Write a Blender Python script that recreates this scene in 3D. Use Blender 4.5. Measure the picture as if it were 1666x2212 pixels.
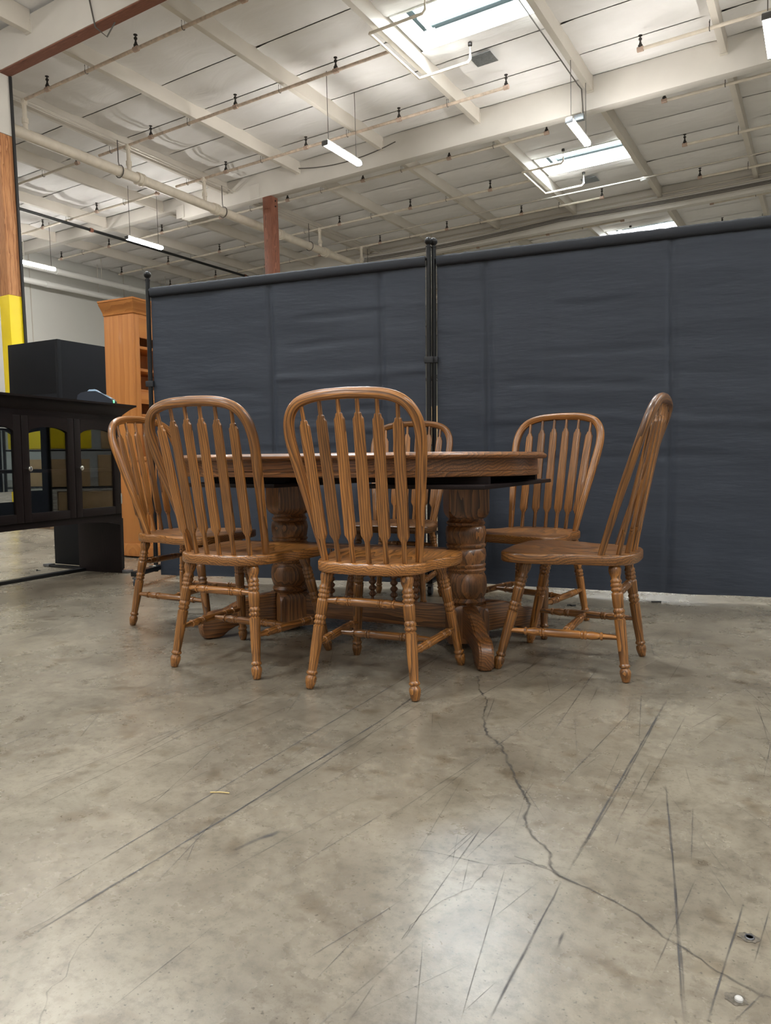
import bpy, bmesh, math, random
from mathutils import Vector, Matrix, Quaternion, noise
random.seed(7)
for o in list(bpy.data.objects):
    bpy.data.objects.remove(o, do_unlink=True)
SC = bpy.context.scene
COL = SC.collection
# ------------------------------------------------------------------ camera
YAW, PITCH, ROLL, ROLL_BUILDING, FPX, CAMH = 0.54125, -0.06958, -0.00808, -0.02614, 1585.9, 0.735
def basis(roll):
    f = Vector((-math.sin(YAW)*math.cos(PITCH), math.cos(YAW)*math.cos(PITCH), math.sin(PITCH)))
    r = Vector((math.cos(YAW), math.sin(YAW), 0)); u = r.cross(f)
    r2 = r*math.cos(roll)+u*math.sin(roll); u2 = u*math.cos(roll)-r*math.sin(roll)
    return Matrix((r2, u2, -f)).transposed()
cam = bpy.data.cameras.new('camera'); co = bpy.data.objects.new('camera', cam); COL.objects.link(co)
cam.sensor_fit = 'HORIZONTAL'; cam.sensor_width = 36.0; cam.lens = FPX*36/1666; cam.clip_end = 200; cam.clip_start = .02
co.matrix_world = Matrix.Translation((0, 0, CAMH)) @ basis(ROLL).to_4x4()
SC.camera = co
# the roof pitches about one degree against the floor: building frame -> world
G = Matrix.Translation((0, 0, CAMH)) @ (basis(ROLL) @ basis(ROLL_BUILDING).transposed()).to_4x4() @ Matrix.Translation((0, 0, -CAMH))
# ------------------------------------------------------------------ world, exposure
w = bpy.data.worlds.new('sky'); SC.world = w; w.use_nodes = True
w.node_tree.nodes['Background'].inputs[0].default_value = (.75, .86, 1, 1)
w.node_tree.nodes['Background'].inputs[1].default_value = 1.0
SC.view_settings.view_transform = 'Standard'; SC.view_settings.look = 'None'
SC.view_settings.exposure = 1.0; SC.view_settings.gamma = 1.0; SC.view_settings.use_curve_mapping = False
LED_STRENGTH, SKY_STRENGTH = 98, 44

# ------------------------------------------------------------------ materials
def srgb(r, g, b):
    return tuple(((c/255)/12.92 if c/255 <= .04045 else ((c/255+.055)/1.055)**2.4) for c in (r, g, b)) + (1,)
def newmat(name):
    m = bpy.data.materials.new(name); m.use_nodes = True; nt = m.node_tree
    return m, nt, nt.nodes['Principled BSDF']
def node(nt, t, **kw):
    n = nt.nodes.new(t)
    for k, v in kw.items(): setattr(n, k, v)
    return n
def plain(name, col, rough=.5, metal=0, spec=.5, noise_amt=0, noise_scale=20, bump=0, bump_scale=60, coat=0):
    m, nt, p = newmat(name)
    p.inputs['Base Color'].default_value = col; p.inputs['Roughness'].default_value = rough
    p.inputs['Metallic'].default_value = metal; p.inputs['Specular IOR Level'].default_value = spec
    p.inputs['Coat Weight'].default_value = coat; p.inputs['Coat Roughness'].default_value = .15
    tc = node(nt, 'ShaderNodeTexCoord')
    if noise_amt:
        n = node(nt, 'ShaderNodeTexNoise'); n.inputs['Scale'].default_value = noise_scale; n.inputs['Detail'].default_value = 5
        nt.links.new(tc.outputs['Object'], n.inputs['Vector'])
        r = node(nt, 'ShaderNodeValToRGB')
        r.color_ramp.elements[0].position = .3; r.color_ramp.elements[1].position = .7
        r.color_ramp.elements[0].color = tuple(c*(1-noise_amt) for c in col[:3])+(1,)
        r.color_ramp.elements[1].color = tuple(min(1, c*(1+noise_amt*.5)) for c in col[:3])+(1,)
        nt.links.new(n.outputs['Fac'], r.inputs['Fac']); nt.links.new(r.outputs['Color'], p.inputs['Base Color'])
    if bump:
        n = node(nt, 'ShaderNodeTexNoise'); n.inputs['Scale'].default_value = bump_scale; n.inputs['Detail'].default_value = 4
        nt.links.new(tc.outputs['Object'], n.inputs['Vector'])
        b = node(nt, 'ShaderNodeBump'); b.inputs['Strength'].default_value = bump; b.inputs['Distance'].default_value = .02
        nt.links.new(n.outputs['Fac'], b.inputs['Height']); nt.links.new(b.outputs['Normal'], p.inputs['Normal'])
    return m
def wood(name, light, mid, dark, rough=.36, coat=.2, rings=46, pores=.55, var=.25, bump=.15, spec=.5):
    """oak style figure: bent annual rings around a pith axis along the grain plus fine pores; grain runs along gc.z"""
    m, nt, p = newmat(name); L = nt.links.new
    at = node(nt, 'ShaderNodeAttribute', attribute_name='gc')
    oi = node(nt, 'ShaderNodeObjectInfo')
    off = node(nt, 'ShaderNodeVectorMath', operation='SCALE'); off.inputs[0].default_value = (.37, .23, 3.1)
    L(oi.outputs['Random'], off.inputs['Scale'])
    add = node(nt, 'ShaderNodeVectorMath', operation='ADD'); L(at.outputs['Vector'], add.inputs[0]); L(off.outputs[0], add.inputs[1])
    mp = node(nt, 'ShaderNodeMapping'); mp.inputs['Scale'].default_value = (14, 14, 2.2); L(add.outputs[0], mp.inputs['Vector'])
    nz = node(nt, 'ShaderNodeTexNoise'); nz.inputs['Scale'].default_value = 1; nz.inputs['Detail'].default_value = 2; L(mp.outputs[0], nz.inputs['Vector'])
    sub = node(nt, 'ShaderNodeVectorMath', operation='SUBTRACT'); L(nz.outputs['Color'], sub.inputs[0]); sub.inputs[1].default_value = (.5, .5, .5)
    sc = node(nt, 'ShaderNodeVectorMath', operation='SCALE'); sc.inputs['Scale'].default_value = .05; L(sub.outputs[0], sc.inputs[0])
    m2 = node(nt, 'ShaderNodeMapping'); m2.inputs['Scale'].default_value = (1, 1, .05); m2.inputs['Location'].default_value = (.05, .03, 0); L(at.outputs['Vector'], m2.inputs['Vector'])
    a2 = node(nt, 'ShaderNodeVectorMath', operation='ADD'); L(m2.outputs[0], a2.inputs[0]); L(sc.outputs[0], a2.inputs[1])
    wv = node(nt, 'ShaderNodeTexWave', wave_type='RINGS', rings_direction='Z', wave_profile='SAW')
    wv.inputs['Scale'].default_value = rings; wv.inputs['Distortion'].default_value = 1.2; wv.inputs['Detail'].default_value = 2; wv.inputs['Detail Scale'].default_value = .6
    L(a2.outputs[0], wv.inputs['Vector'])
    r = node(nt, 'ShaderNodeValToRGB'); cr = r.color_ramp
    cr.elements[0].position = 0; cr.elements[0].color = light; cr.elements[1].position = 1; cr.elements[1].color = dark
    e = cr.elements.new(.55); e.color = mid
    e = cr.elements.new(.8); e.color = tuple((a+b)/2 for a, b in zip(mid, dark))
    L(wv.outputs['Fac'], r.inputs['Fac'])
    m3 = node(nt, 'ShaderNodeMapping'); m3.inputs['Scale'].default_value = (420, 420, 9); L(add.outputs[0], m3.inputs['Vector'])
    pn = node(nt, 'ShaderNodeTexNoise'); pn.inputs['Scale'].default_value = 1; pn.inputs['Detail'].default_value = 2; L(m3.outputs[0], pn.inputs['Vector'])
    pr = node(nt, 'ShaderNodeValToRGB'); pr.color_ramp.elements[0].position = .33; pr.color_ramp.elements[1].position = .56
    pr.color_ramp.elements[0].color = (1-pores,)*3+(1,); pr.color_ramp.elements[1].color = (1, 1, 1, 1); L(pn.outputs['Fac'], pr.inputs['Fac'])
    mx = node(nt, 'ShaderNodeMix', data_type='RGBA', blend_type='MULTIPLY'); mx.inputs[0].default_value = 1
    L(r.outputs['Color'], mx.inputs[6]); L(pr.outputs['Color'], mx.inputs[7])
    # per piece tint
    mr = node(nt, 'ShaderNodeMapRange'); mr.inputs['To Min'].default_value = 1-var; mr.inputs['To Max'].default_value = 1+var*.6; L(oi.outputs['Random'], mr.inputs['Value'])
    hs = node(nt, 'ShaderNodeHueSaturation'); L(mr.outputs[0], hs.inputs['Value']); L(mx.outputs[2], hs.inputs['Color'])
    L(hs.outputs[0], p.inputs['Base Color'])
    p.inputs['Specular IOR Level'].default_value = spec
    p.inputs['Roughness'].default_value = rough; p.inputs['Coat Weight'].default_value = coat; p.inputs['Coat Roughness'].default_value = .12
    b = node(nt, 'ShaderNodeBump'); b.inputs['Strength'].default_value = bump; b.inputs['Distance'].default_value = .001
    L(pn.outputs['Fac'], b.inputs['Height']); L(b.outputs['Normal'], p.inputs['Normal'])
    return m
M = {}
M['oak'] = wood('oak', srgb(172, 115, 56), srgb(146, 94, 43), srgb(82, 50, 22), rings=40, var=.38)
M['oak_dark'] = wood('oak_dark', srgb(146, 96, 58), srgb(122, 76, 44), srgb(68, 41, 24), rings=40)
M['oak_table'] = wood('oak_table', srgb(146, 97, 53), srgb(122, 78, 42), srgb(72, 45, 24), rings=30, var=.1)
M['espresso'] = wood('espresso', srgb(30, 20, 19), srgb(25, 16, 15), srgb(17, 11, 11), rough=.5, coat=0, pores=.3, var=.05, spec=.22)
M['maple'] = wood('maple', srgb(196, 128, 62), srgb(189, 120, 55), srgb(178, 109, 47), rough=.45, coat=.05, rings=7, pores=.08, var=.06, bump=.03)
M['timber'] = wood('timber', srgb(206, 150, 104), srgb(190, 132, 86), srgb(150, 96, 60), rough=.7, coat=0, rings=16, pores=.3, var=.05)
M['redwood'] = wood('redwood', srgb(150, 100, 80), srgb(136, 86, 66), srgb(104, 62, 48), rough=.7, coat=0, rings=20, pores=.3, var=.05)
M['plank'] = wood('plank', srgb(150, 125, 95), srgb(130, 104, 78), srgb(95, 74, 56), rough=.7, coat=0, rings=20, pores=.3)
M['paint'] = plain('ceiling_paint', srgb(206, 200, 190), .6, noise_amt=.06, noise_scale=1.6)
M['beam_paint'] = plain('beam_paint', srgb(206, 202, 195), .6, noise_amt=.07, noise_scale=1.2)
M['white_wall'] = plain('wall_paint', srgb(205, 205, 200), .7, noise_amt=.04, noise_scale=.5)
M['white_metal'] = plain('white_enamel', srgb(225, 225, 222), .4)
M['pipe_paint'] = plain('pipe_paint', srgb(208, 199, 184), .5, noise_amt=.12, noise_scale=6)
M['pipe_rust'] = plain('pipe_rust', srgb(196, 178, 160), .6, noise_amt=.28, noise_scale=14)
M['fitting'] = plain('fitting', srgb(176, 152, 136), .6, noise_amt=.2)
M['black_metal'] = plain('black_metal', srgb(22, 22, 24), .35, metal=.3)
M['black_pipe'] = plain('black_pipe', srgb(26, 26, 27), .5)
M['chrome'] = plain('brushed_nickel', srgb(215, 212, 205), .22, metal=1)
M['brass_head'] = plain('sprinkler_black', srgb(48, 44, 42), .5, metal=.4)
M['galv'] = plain('galvanised', srgb(168, 176, 182), .35, metal=.9, noise_amt=.25, noise_scale=30)
M['black_board'] = plain('black_board', srgb(15, 16, 20), .7, spec=.2, noise_amt=.12, noise_scale=4)
M['black_panel'] = plain('black_panel', srgb(10, 10, 12), .55, spec=.2)
M['sky_frame'] = plain('skylight_frame', srgb(30, 38, 38), .7, spec=.1)
M['grey_metal'] = plain('grey_metal', srgb(120, 120, 122), .35, metal=.8)
M['yellow'] = plain('yellow_paint', srgb(238, 210, 12), .5, noise_amt=.08, noise_scale=3)
M['rubber'] = plain('rubber', srgb(30, 31, 34), .6)
M['caster'] = plain('caster_grey', srgb(58, 60, 66), .4)
M['cable'] = plain('cable', srgb(84, 80, 76), .6)
M['conduit'] = plain('conduit', srgb(192, 186, 176), .45, metal=.3)
M['card'] = plain('cardboard', srgb(186, 154, 112), .8, noise_amt=.1)
M['printer'] = plain('printer_plastic', srgb(40, 46, 58), .35)
M['printer_blue'] = plain('printer_lid', srgb(176, 204, 226), .25)
M['paper'] = plain('paper', srgb(235, 240, 245), .6)
M['bolt'] = plain('bolt', srgb(178, 174, 168), .45)
M['scrap'] = plain('scrap_foil', srgb(150, 150, 152), .3, metal=.7, bump=.6, bump_scale=40)
M['straw'] = plain('straw', srgb(205, 180, 120), .6)
M['plastic_dark'] = plain('dark_plastic', srgb(24, 24, 26), .5)
M['dirt'] = plain('chipped', srgb(98, 90, 78), .9, noise_amt=.5, noise_scale=160)

def emis(name, col, s):
    m, nt, p = newmat(name); p.inputs['Base Color'].default_value = (.8, .8, .8, 1)
    p.inputs['Emission Color'].default_value = col; p.inputs['Emission Strength'].default_value = s
    return m
M['led'] = emis('led_diffuser', (1, .96, .905, 1), LED_STRENGTH)
M['skylight'] = emis('skylight_acrylic', (.86, .94, 1, 1), SKY_STRENGTH)
M['green_led'] = emis('green_led', (.05, .9, .2, 1), 2.0)

def glassmat():
    m, nt, p = newmat('door_glass'); nt.nodes.remove(p); out = nt.nodes['Material Output']
    t = node(nt, 'ShaderNodeBsdfTransparent'); t.inputs[0].default_value = (.86, .88, .88, 1)
    g = node(nt, 'ShaderNodeBsdfGlossy'); g.inputs['Roughness'].default_value = .01
    lw = node(nt, 'ShaderNodeLayerWeight'); lw.inputs[0].default_value = .5
    pw = node(nt, 'ShaderNodeMath', operation='POWER'); pw.inputs[1].default_value = 4; nt.links.new(lw.outputs['Facing'], pw.inputs[0])
    f = node(nt, 'ShaderNodeMath', operation='MULTIPLY_ADD'); f.inputs[1].default_value = .85; f.inputs[2].default_value = .09; nt.links.new(pw.outputs[0], f.inputs[0])
    mx = node(nt, 'ShaderNodeMixShader'); nt.links.new(f.outputs[0], mx.inputs[0]); nt.links.new(t.outputs[0], mx.inputs[1]); nt.links.new(g.outputs[0], mx.inputs[2])
    nt.links.new(mx.outputs[0], out.inputs[0]); return m
M['glass'] = glassmat()
M['added_mirror'] = plain('added_mirror', srgb(232, 234, 232), .02, metal=1)

def foilmat():
    m, nt, p = newmat('insulation_facing'); L = nt.links.new
    p.inputs['Base Color'].default_value = srgb(226, 224, 222); p.inputs['Roughness'].default_value = .6
    tc = node(nt, 'ShaderNodeTexCoord'); oi = node(nt, 'ShaderNodeObjectInfo')
    sc = node(nt, 'ShaderNodeVectorMath', operation='SCALE'); sc.inputs[0].default_value = (17, 31, 7); L(oi.outputs['Random'], sc.inputs['Scale'])
    ad = node(nt, 'ShaderNodeVectorMath', operation='ADD'); L(tc.outputs['Object'], ad.inputs[0]); L(sc.outputs[0], ad.inputs[1])
    n = node(nt, 'ShaderNodeTexNoise'); n.inputs['Scale'].default_value = 2.2; n.inputs['Detail'].default_value = 4; n.inputs['Distortion'].default_value = 1.4
    L(ad.outputs[0], n.inputs['Vector'])
    b = node(nt, 'ShaderNodeBump'); b.inputs['Strength'].default_value = .35; b.inputs['Distance'].default_value = .06
    L(n.outputs['Fac'], b.inputs['Height']); L(b.outputs['Normal'], p.inputs['Normal'])
    r = node(nt, 'ShaderNodeValToRGB'); r.color_ramp.elements[0].color = srgb(222, 220, 218); r.color_ramp.elements[1].color = srgb(236, 235, 235)
    L(n.outputs['Fac'], r.inputs['Fac']); L(r.outputs[0], p.inputs['Base Color']); return m
M['foil'] = foilmat()

def fabricmat():
    m, nt, p = newmat('screen_fabric'); L = nt.links.new
    p.inputs['Roughness'].default_value = .62; p.inputs['Sheen Weight'].default_value = .25; p.inputs['Sheen Tint'].default_value = srgb(150, 165, 190)
    tc = node(nt, 'ShaderNodeTexCoord')
    n = node(nt, 'ShaderNodeTexNoise'); n.inputs['Scale'].default_value = 1.5; n.inputs['Detail'].default_value = 3; L(tc.outputs['Object'], n.inputs['Vector'])
    r = node(nt, 'ShaderNodeValToRGB'); r.color_ramp.elements[0].color = srgb(37, 42, 52); r.color_ramp.elements[1].color = srgb(43, 49, 60); L(n.outputs['Fac'], r.inputs[0]); L(r.outputs[0], p.inputs['Base Color'])
    mp = node(nt, 'ShaderNodeMapping'); mp.inputs['Scale'].default_value = (5, 1, 26); L(tc.outputs['Object'], mp.inputs[0])
    n2 = node(nt, 'ShaderNodeTexNoise'); n2.inputs['Scale'].default_value = 1; n2.inputs['Detail'].default_value = 3; L(mp.outputs[0], n2.inputs['Vector'])
    b = node(nt, 'ShaderNodeBump'); b.inputs['Strength'].default_value = .25; b.inputs['Distance'].default_value = .012; L(n2.outputs['Fac'], b.inputs['Height']); L(b.outputs[0], p.inputs['Normal'])
    return m
M['fabric'] = fabricmat()
M['fabric_hem'] = plain('hem_fabric', srgb(30, 33, 40), .7)

def concrete():
    m, nt, p = newmat('polished_concrete'); L = nt.links.new
    tc = node(nt, 'ShaderNodeTexCoord')
    def nz(scale, detail=6, rough=.6, dist=0):
        n = node(nt, 'ShaderNodeTexNoise'); n.inputs['Scale'].default_value = scale; n.inputs['Detail'].default_value = detail; n.inputs['Roughness'].default_value = rough; n.inputs['Distortion'].default_value = dist
        L(tc.outputs['Object'], n.inputs['Vector']); return n
    def ramp(src, p0, c0, p1, c1):
        r = node(nt, 'ShaderNodeValToRGB'); r.color_ramp.elements[0].position = p0; r.color_ramp.elements[0].color = c0
        r.color_ramp.elements[1].position = p1; r.color_ramp.elements[1].color = c1; L(src.outputs['Fac'], r.inputs[0]); return r
    def mult(a, b, f=1.0):
        x = node(nt, 'ShaderNodeMix', data_type='RGBA', blend_type='MULTIPLY'); x.inputs[0].default_value = f; L(a, x.inputs[6]); L(b, x.inputs[7]); return x.outputs[2]
    big = ramp(nz(.9, 5, .6, .4), .35, srgb(119, 110, 95), .68, srgb(147, 137, 119))
    mid = ramp(nz(5.5, 6, .65, .8),   .36, (.62, .6, .58, 1), .6, (1, 1, 1, 1))
    fine = ramp(nz(42, 6, .7), .34, (.5, .48, .46, 1), .54, (1, 1, 1, 1))
    spots = ramp(nz(11, 3, .5, .2), .57, (1, 1, 1, 1), .7, (.6, .53, .44, 1))
    pits = ramp(nz(130, 2, .5), .27, (.35, .34, .33, 1), .36, (1, 1, 1, 1))
    c = mult(big.outputs[0], mid.outputs[0], .75); c = mult(c, fine.outputs[0], .6); c = mult(c, spots.outputs[0], .7); c = mult(c, pits.outputs[0], .8)
    L(c, p.inputs['Base Color'])
    rr = node(nt, 'ShaderNodeMapRange'); rr.inputs['To Min'].default_value = .19; rr.inputs['To Max'].default_value = .37; L(nz(3, 6, .7).outputs['Fac'], rr.inputs['Value']); L(rr.outputs[0], p.inputs['Roughness'])
    p.inputs['Specular IOR Level'].default_value = .65
    b = node(nt, 'ShaderNodeBump'); b.inputs['Strength'].default_value = .12; b.inputs['Distance'].default_value = .004; L(nz(26, 6, .7).outputs['Fac'], b.inputs['Height']); L(b.outputs[0], p.inputs['Normal'])
    return m
M['concrete'] = concrete()
def markmat(name, col):
    m, nt, p = newmat(name); L = nt.links.new; out = nt.nodes['Material Output']
    p.inputs['Base Color'].default_value = col; p.inputs['Roughness'].default_value = .6
    at = node(nt, 'ShaderNodeAttribute', attribute_name='fade')
    tc = node(nt, 'ShaderNodeTexCoord'); n = node(nt, 'ShaderNodeTexNoise'); n.inputs['Scale'].default_value = 16; n.inputs['Detail'].default_value = 5; L(tc.outputs['Object'], n.inputs['Vector'])
    r = node(nt, 'ShaderNodeMapRange'); r.inputs['From Min'].default_value = .38; r.inputs['From Max'].default_value = .6; r.inputs['To Min'].default_value = .4; L(n.outputs['Fac'], r.inputs['Value'])
    mu = node(nt, 'ShaderNodeMath', operation='MULTIPLY'); L(at.outputs['Fac'], mu.inputs[0]); L(r.outputs[0], mu.inputs[1])
    t = node(nt, 'ShaderNodeBsdfTransparent'); mx = node(nt, 'ShaderNodeMixShader'); L(mu.outputs[0], mx.inputs[0]); L(t.outputs[0], mx.inputs[1]); L(p.outputs[0], mx.inputs[2]); L(mx.outputs[0], out.inputs[0])
    return m
M['scuff'] = markmat('rubber_scuff', srgb(70, 68, 68))
M['crack'] = markmat('crack_dark', srgb(62, 58, 54))  # dark tone of the cracks themselves

# ------------------------------------------------------------------ mesh helpers
class MB:
    def __init__(s): s.v = []; s.f = []; s.g = []; s.fade = []
    def add(s, verts, faces, gc):
        b = len(s.v); s.v += [tuple(v) for v in verts]; s.g += [tuple(c) for c in gc]; s.f += [tuple(i+b for i in f) for f in faces]; return s
    def box(s, c, d, axis='z', mat=None, bev=0):
        """box of size d centred at c; grain along axis"""
        x, y, z = (e/2 for e in d)
        if bev:
            bm = bmesh.new(); bmesh.ops.create_cube(bm, size=1)
            for v in bm.verts: v.co = Vector((v.co.x*d[0], v.co.y*d[1], v.co.z*d[2]))
            bmesh.ops.bevel(bm, geom=bm.edges[:], offset=bev, segments=2, affect='EDGES', profile=.6)
            vs = [v.co.copy() for v in bm.verts]; bm.verts.index_update(); fs = [[v.index for v in f.verts] for f in bm.faces]; bm.free()
        else:
            vs = [Vector((i*x, j*y, k*z)) for i in (-1, 1) for j in (-1, 1) for k in (-1, 1)]
            fs = [(0, 1, 3, 2), (4, 6, 7, 5), (0, 4, 5, 1), (2, 3, 7, 6), (0, 2, 6, 4), (1, 5, 7, 3)]
        g = [gcperm(v, axis) for v in vs]
        c = Vector(c)
        vs = [(mat @ v if mat else v)+c for v in vs]
        return s.add(vs, fs, g)
    def lathe(s, prof, seg=16, mat=None, cap=True):
        """prof: list of (z, r) in metres along local z"""
        vs, gs, fs = [], [], []
        n = len(prof)
        for (z, r) in prof:
            for k in range(seg):
                a = 2*math.pi*k/seg; v = Vector((r*math.cos(a), r*math.sin(a), z)); vs.append(v); gs.append(v)
        for i in range(n-1):
            for k in range(seg):
                fs.append((i*seg+k, i*seg+(k+1) % seg, (i+1)*seg+(k+1) % seg, (i+1)*seg+k))
        if cap:
            fs.append(tuple(reversed(range(seg)))); fs.append(tuple((n-1)*seg+k for k in range(seg)))
        if mat: vs = [mat @ v for v in vs]
        return s.add(vs, fs, gs)
    def sweep(s, path, section, closed=False, up=Vector((0, -1, 0)), cap=True, scales=None):
        """section: list of (a,b); a along side=tangent x up, b along up"""
        path = [Vector(p) for p in path]; n = len(path); m = len(section); vs, gs, fs = [], [], []; l = 0
        for i, p in enumerate(path):
            a = path[(i-1) % n] if (closed or i > 0) else p; b = path[(i+1) % n] if (closed or i < n-1) else p
            t = (b-a).normalized(); side = t.cross(up).normalized(); u2 = side.cross(t)
            sa, sb = scales[i] if scales else (1, 1)
            if i: l += (p-path[i-1]).length
            for (q, r) in section:
                vs.append(p+side*q*sa+u2*r*sb); gs.append((q*sa, r*sb, l))
        for i in range(n if closed else n-1):
            j = (i+1) % n
            for k in range(m):
                fs.append((i*m+k, i*m+(k+1) % m, j*m+(k+1) % m, j*m+k))
        if cap and not closed:
            fs.append(tuple(reversed(range(m)))); fs.append(tuple((n-1)*m+k for k in range(m)))
        return s.add(vs, fs, gs)
    def tube(s, path, r, seg=8, closed=False):
        path = [Vector(p) for p in path]
        d = (path[-1]-path[0]); up = Vector((0, 0, 1)) if abs(d.normalized().z) < .9 or d.length == 0 else Vector((0, -1, 0))
        return s.sweep(path, [(r*math.cos(2*math.pi*k/seg), r*math.sin(2*math.pi*k/seg)) for k in range(seg)], closed, up)
    def prism(s, poly, y0, y1, axis='x', mat=None):
        """polygon in (x,z) extruded from y0 to y1"""
        n = len(poly); vs = [Vector((x, y0, z)) for x, z in poly]+[Vector((x, y1, z)) for x, z in poly]
        fs = [tuple(range(n)), tuple(reversed(range(n, 2*n)))]+[(i, i+n, (i+1) % n+n, (i+1) % n) for i in range(n)]
        g = [gcperm(v, axis) for v in vs]
        if mat: vs = [mat @ v for v in vs]
        return s.add(vs, fs, g)
    def mesh(s, name, sharp=35, smooth=True):
        me = bpy.data.meshes.new(name); me.from_pydata(s.v, [], s.f); me.validate(clean_customdata=False)
        if len(me.vertices) == len(s.g):
            a = me.attributes.new('gc', 'FLOAT_VECTOR', 'POINT'); a.data.foreach_set('vector', [c for g in s.g for c in g])
        if s.fade:
            a = me.attributes.new('fade', 'FLOAT', 'POINT'); a.data.foreach_set('value', s.fade)
        bm = bmesh.new(); bm.from_mesh(me); bmesh.ops.recalc_face_normals(bm, faces=bm.faces[:]); bm.to_mesh(me); bm.free()
        if smooth:
            me.polygons.foreach_set('use_smooth', [True]*len(me.polygons)); me.set_sharp_from_angle(angle=math.radians(sharp))
        return me
def gcperm(v, axis):
    x, y, z = v
    return {'z': (x, y, z), 'x': (y, z, x), 'y': (z, x, y)}[axis]
def obj(name, mb, mat, parent=None, matrix=None, sharp=35, smooth=True):
    me = mb if isinstance(mb, bpy.types.Mesh) else mb.mesh(name, sharp, smooth)
    if not me.materials: me.materials.append(M[mat] if isinstance(mat, str) else mat)
    o = bpy.data.objects.new(name, me); COL.objects.link(o)
    if parent: o.parent = parent
    if matrix is not None: o.matrix_local = matrix
    return o
def tag(o, label, cat, group=None):
    o['label'] = label; o['category'] = cat
    if group: o['group'] = group
    return o
def thing(name, label, cat, matrix, group=None):
    o = bpy.data.objects.new(name, None); COL.objects.link(o); o.matrix_world = matrix; o.empty_display_size = .1
    return tag(o, label, cat, group)
def structure(name, mb, mat, matrix=None, **kw):
    o = obj(name, mb, mat, None, matrix, **kw); o['kind'] = 'structure'; return o
def copy_tree(o, parent=None):
    c = o.copy(); COL.objects.link(c); c.parent = parent
    for ch in list(o.children): copy_tree(ch, c)
    return c
def T(x, y, z=0): return Matrix.Translation((x, y, z))
def RZ(deg): return Matrix.Rotation(math.radians(deg), 4, 'Z')
def align(p0, p1):
    """matrix placing local z from p0 towards p1"""
    p0, p1 = Vector(p0), Vector(p1); d = (p1-p0)
    return Matrix.Translation(p0) @ d.to_track_quat('Z', 'Y').to_matrix().to_4x4(), d.length
def superell(a, b, n=12, e=.6):
    out = []
    for k in range(n):
        t = 2*math.pi*k/n; c, s = math.cos(t), math.sin(t)
        out.append((a*math.copysign(abs(c)**e, c), b*math.copysign(abs(s)**e, s)))
    return out
def catmull(pts, sub=4):
    out = []; n = len(pts)
    for i in range(n-1):
        p0, p1, p2, p3 = (Vector(pts[max(0, i-1)]), Vector(pts[i]), Vector(pts[i+1]), Vector(pts[min(n-1, i+2)]))
        for k in range(sub):
            t = k/sub; out.append(.5*((2*p1)+(-p0+p2)*t+(2*p0-5*p1+4*p2-p3)*t*t+(-p0+3*p1-3*p2+p3)*t**3))
    out.append(Vector(pts[-1])); return out

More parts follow.
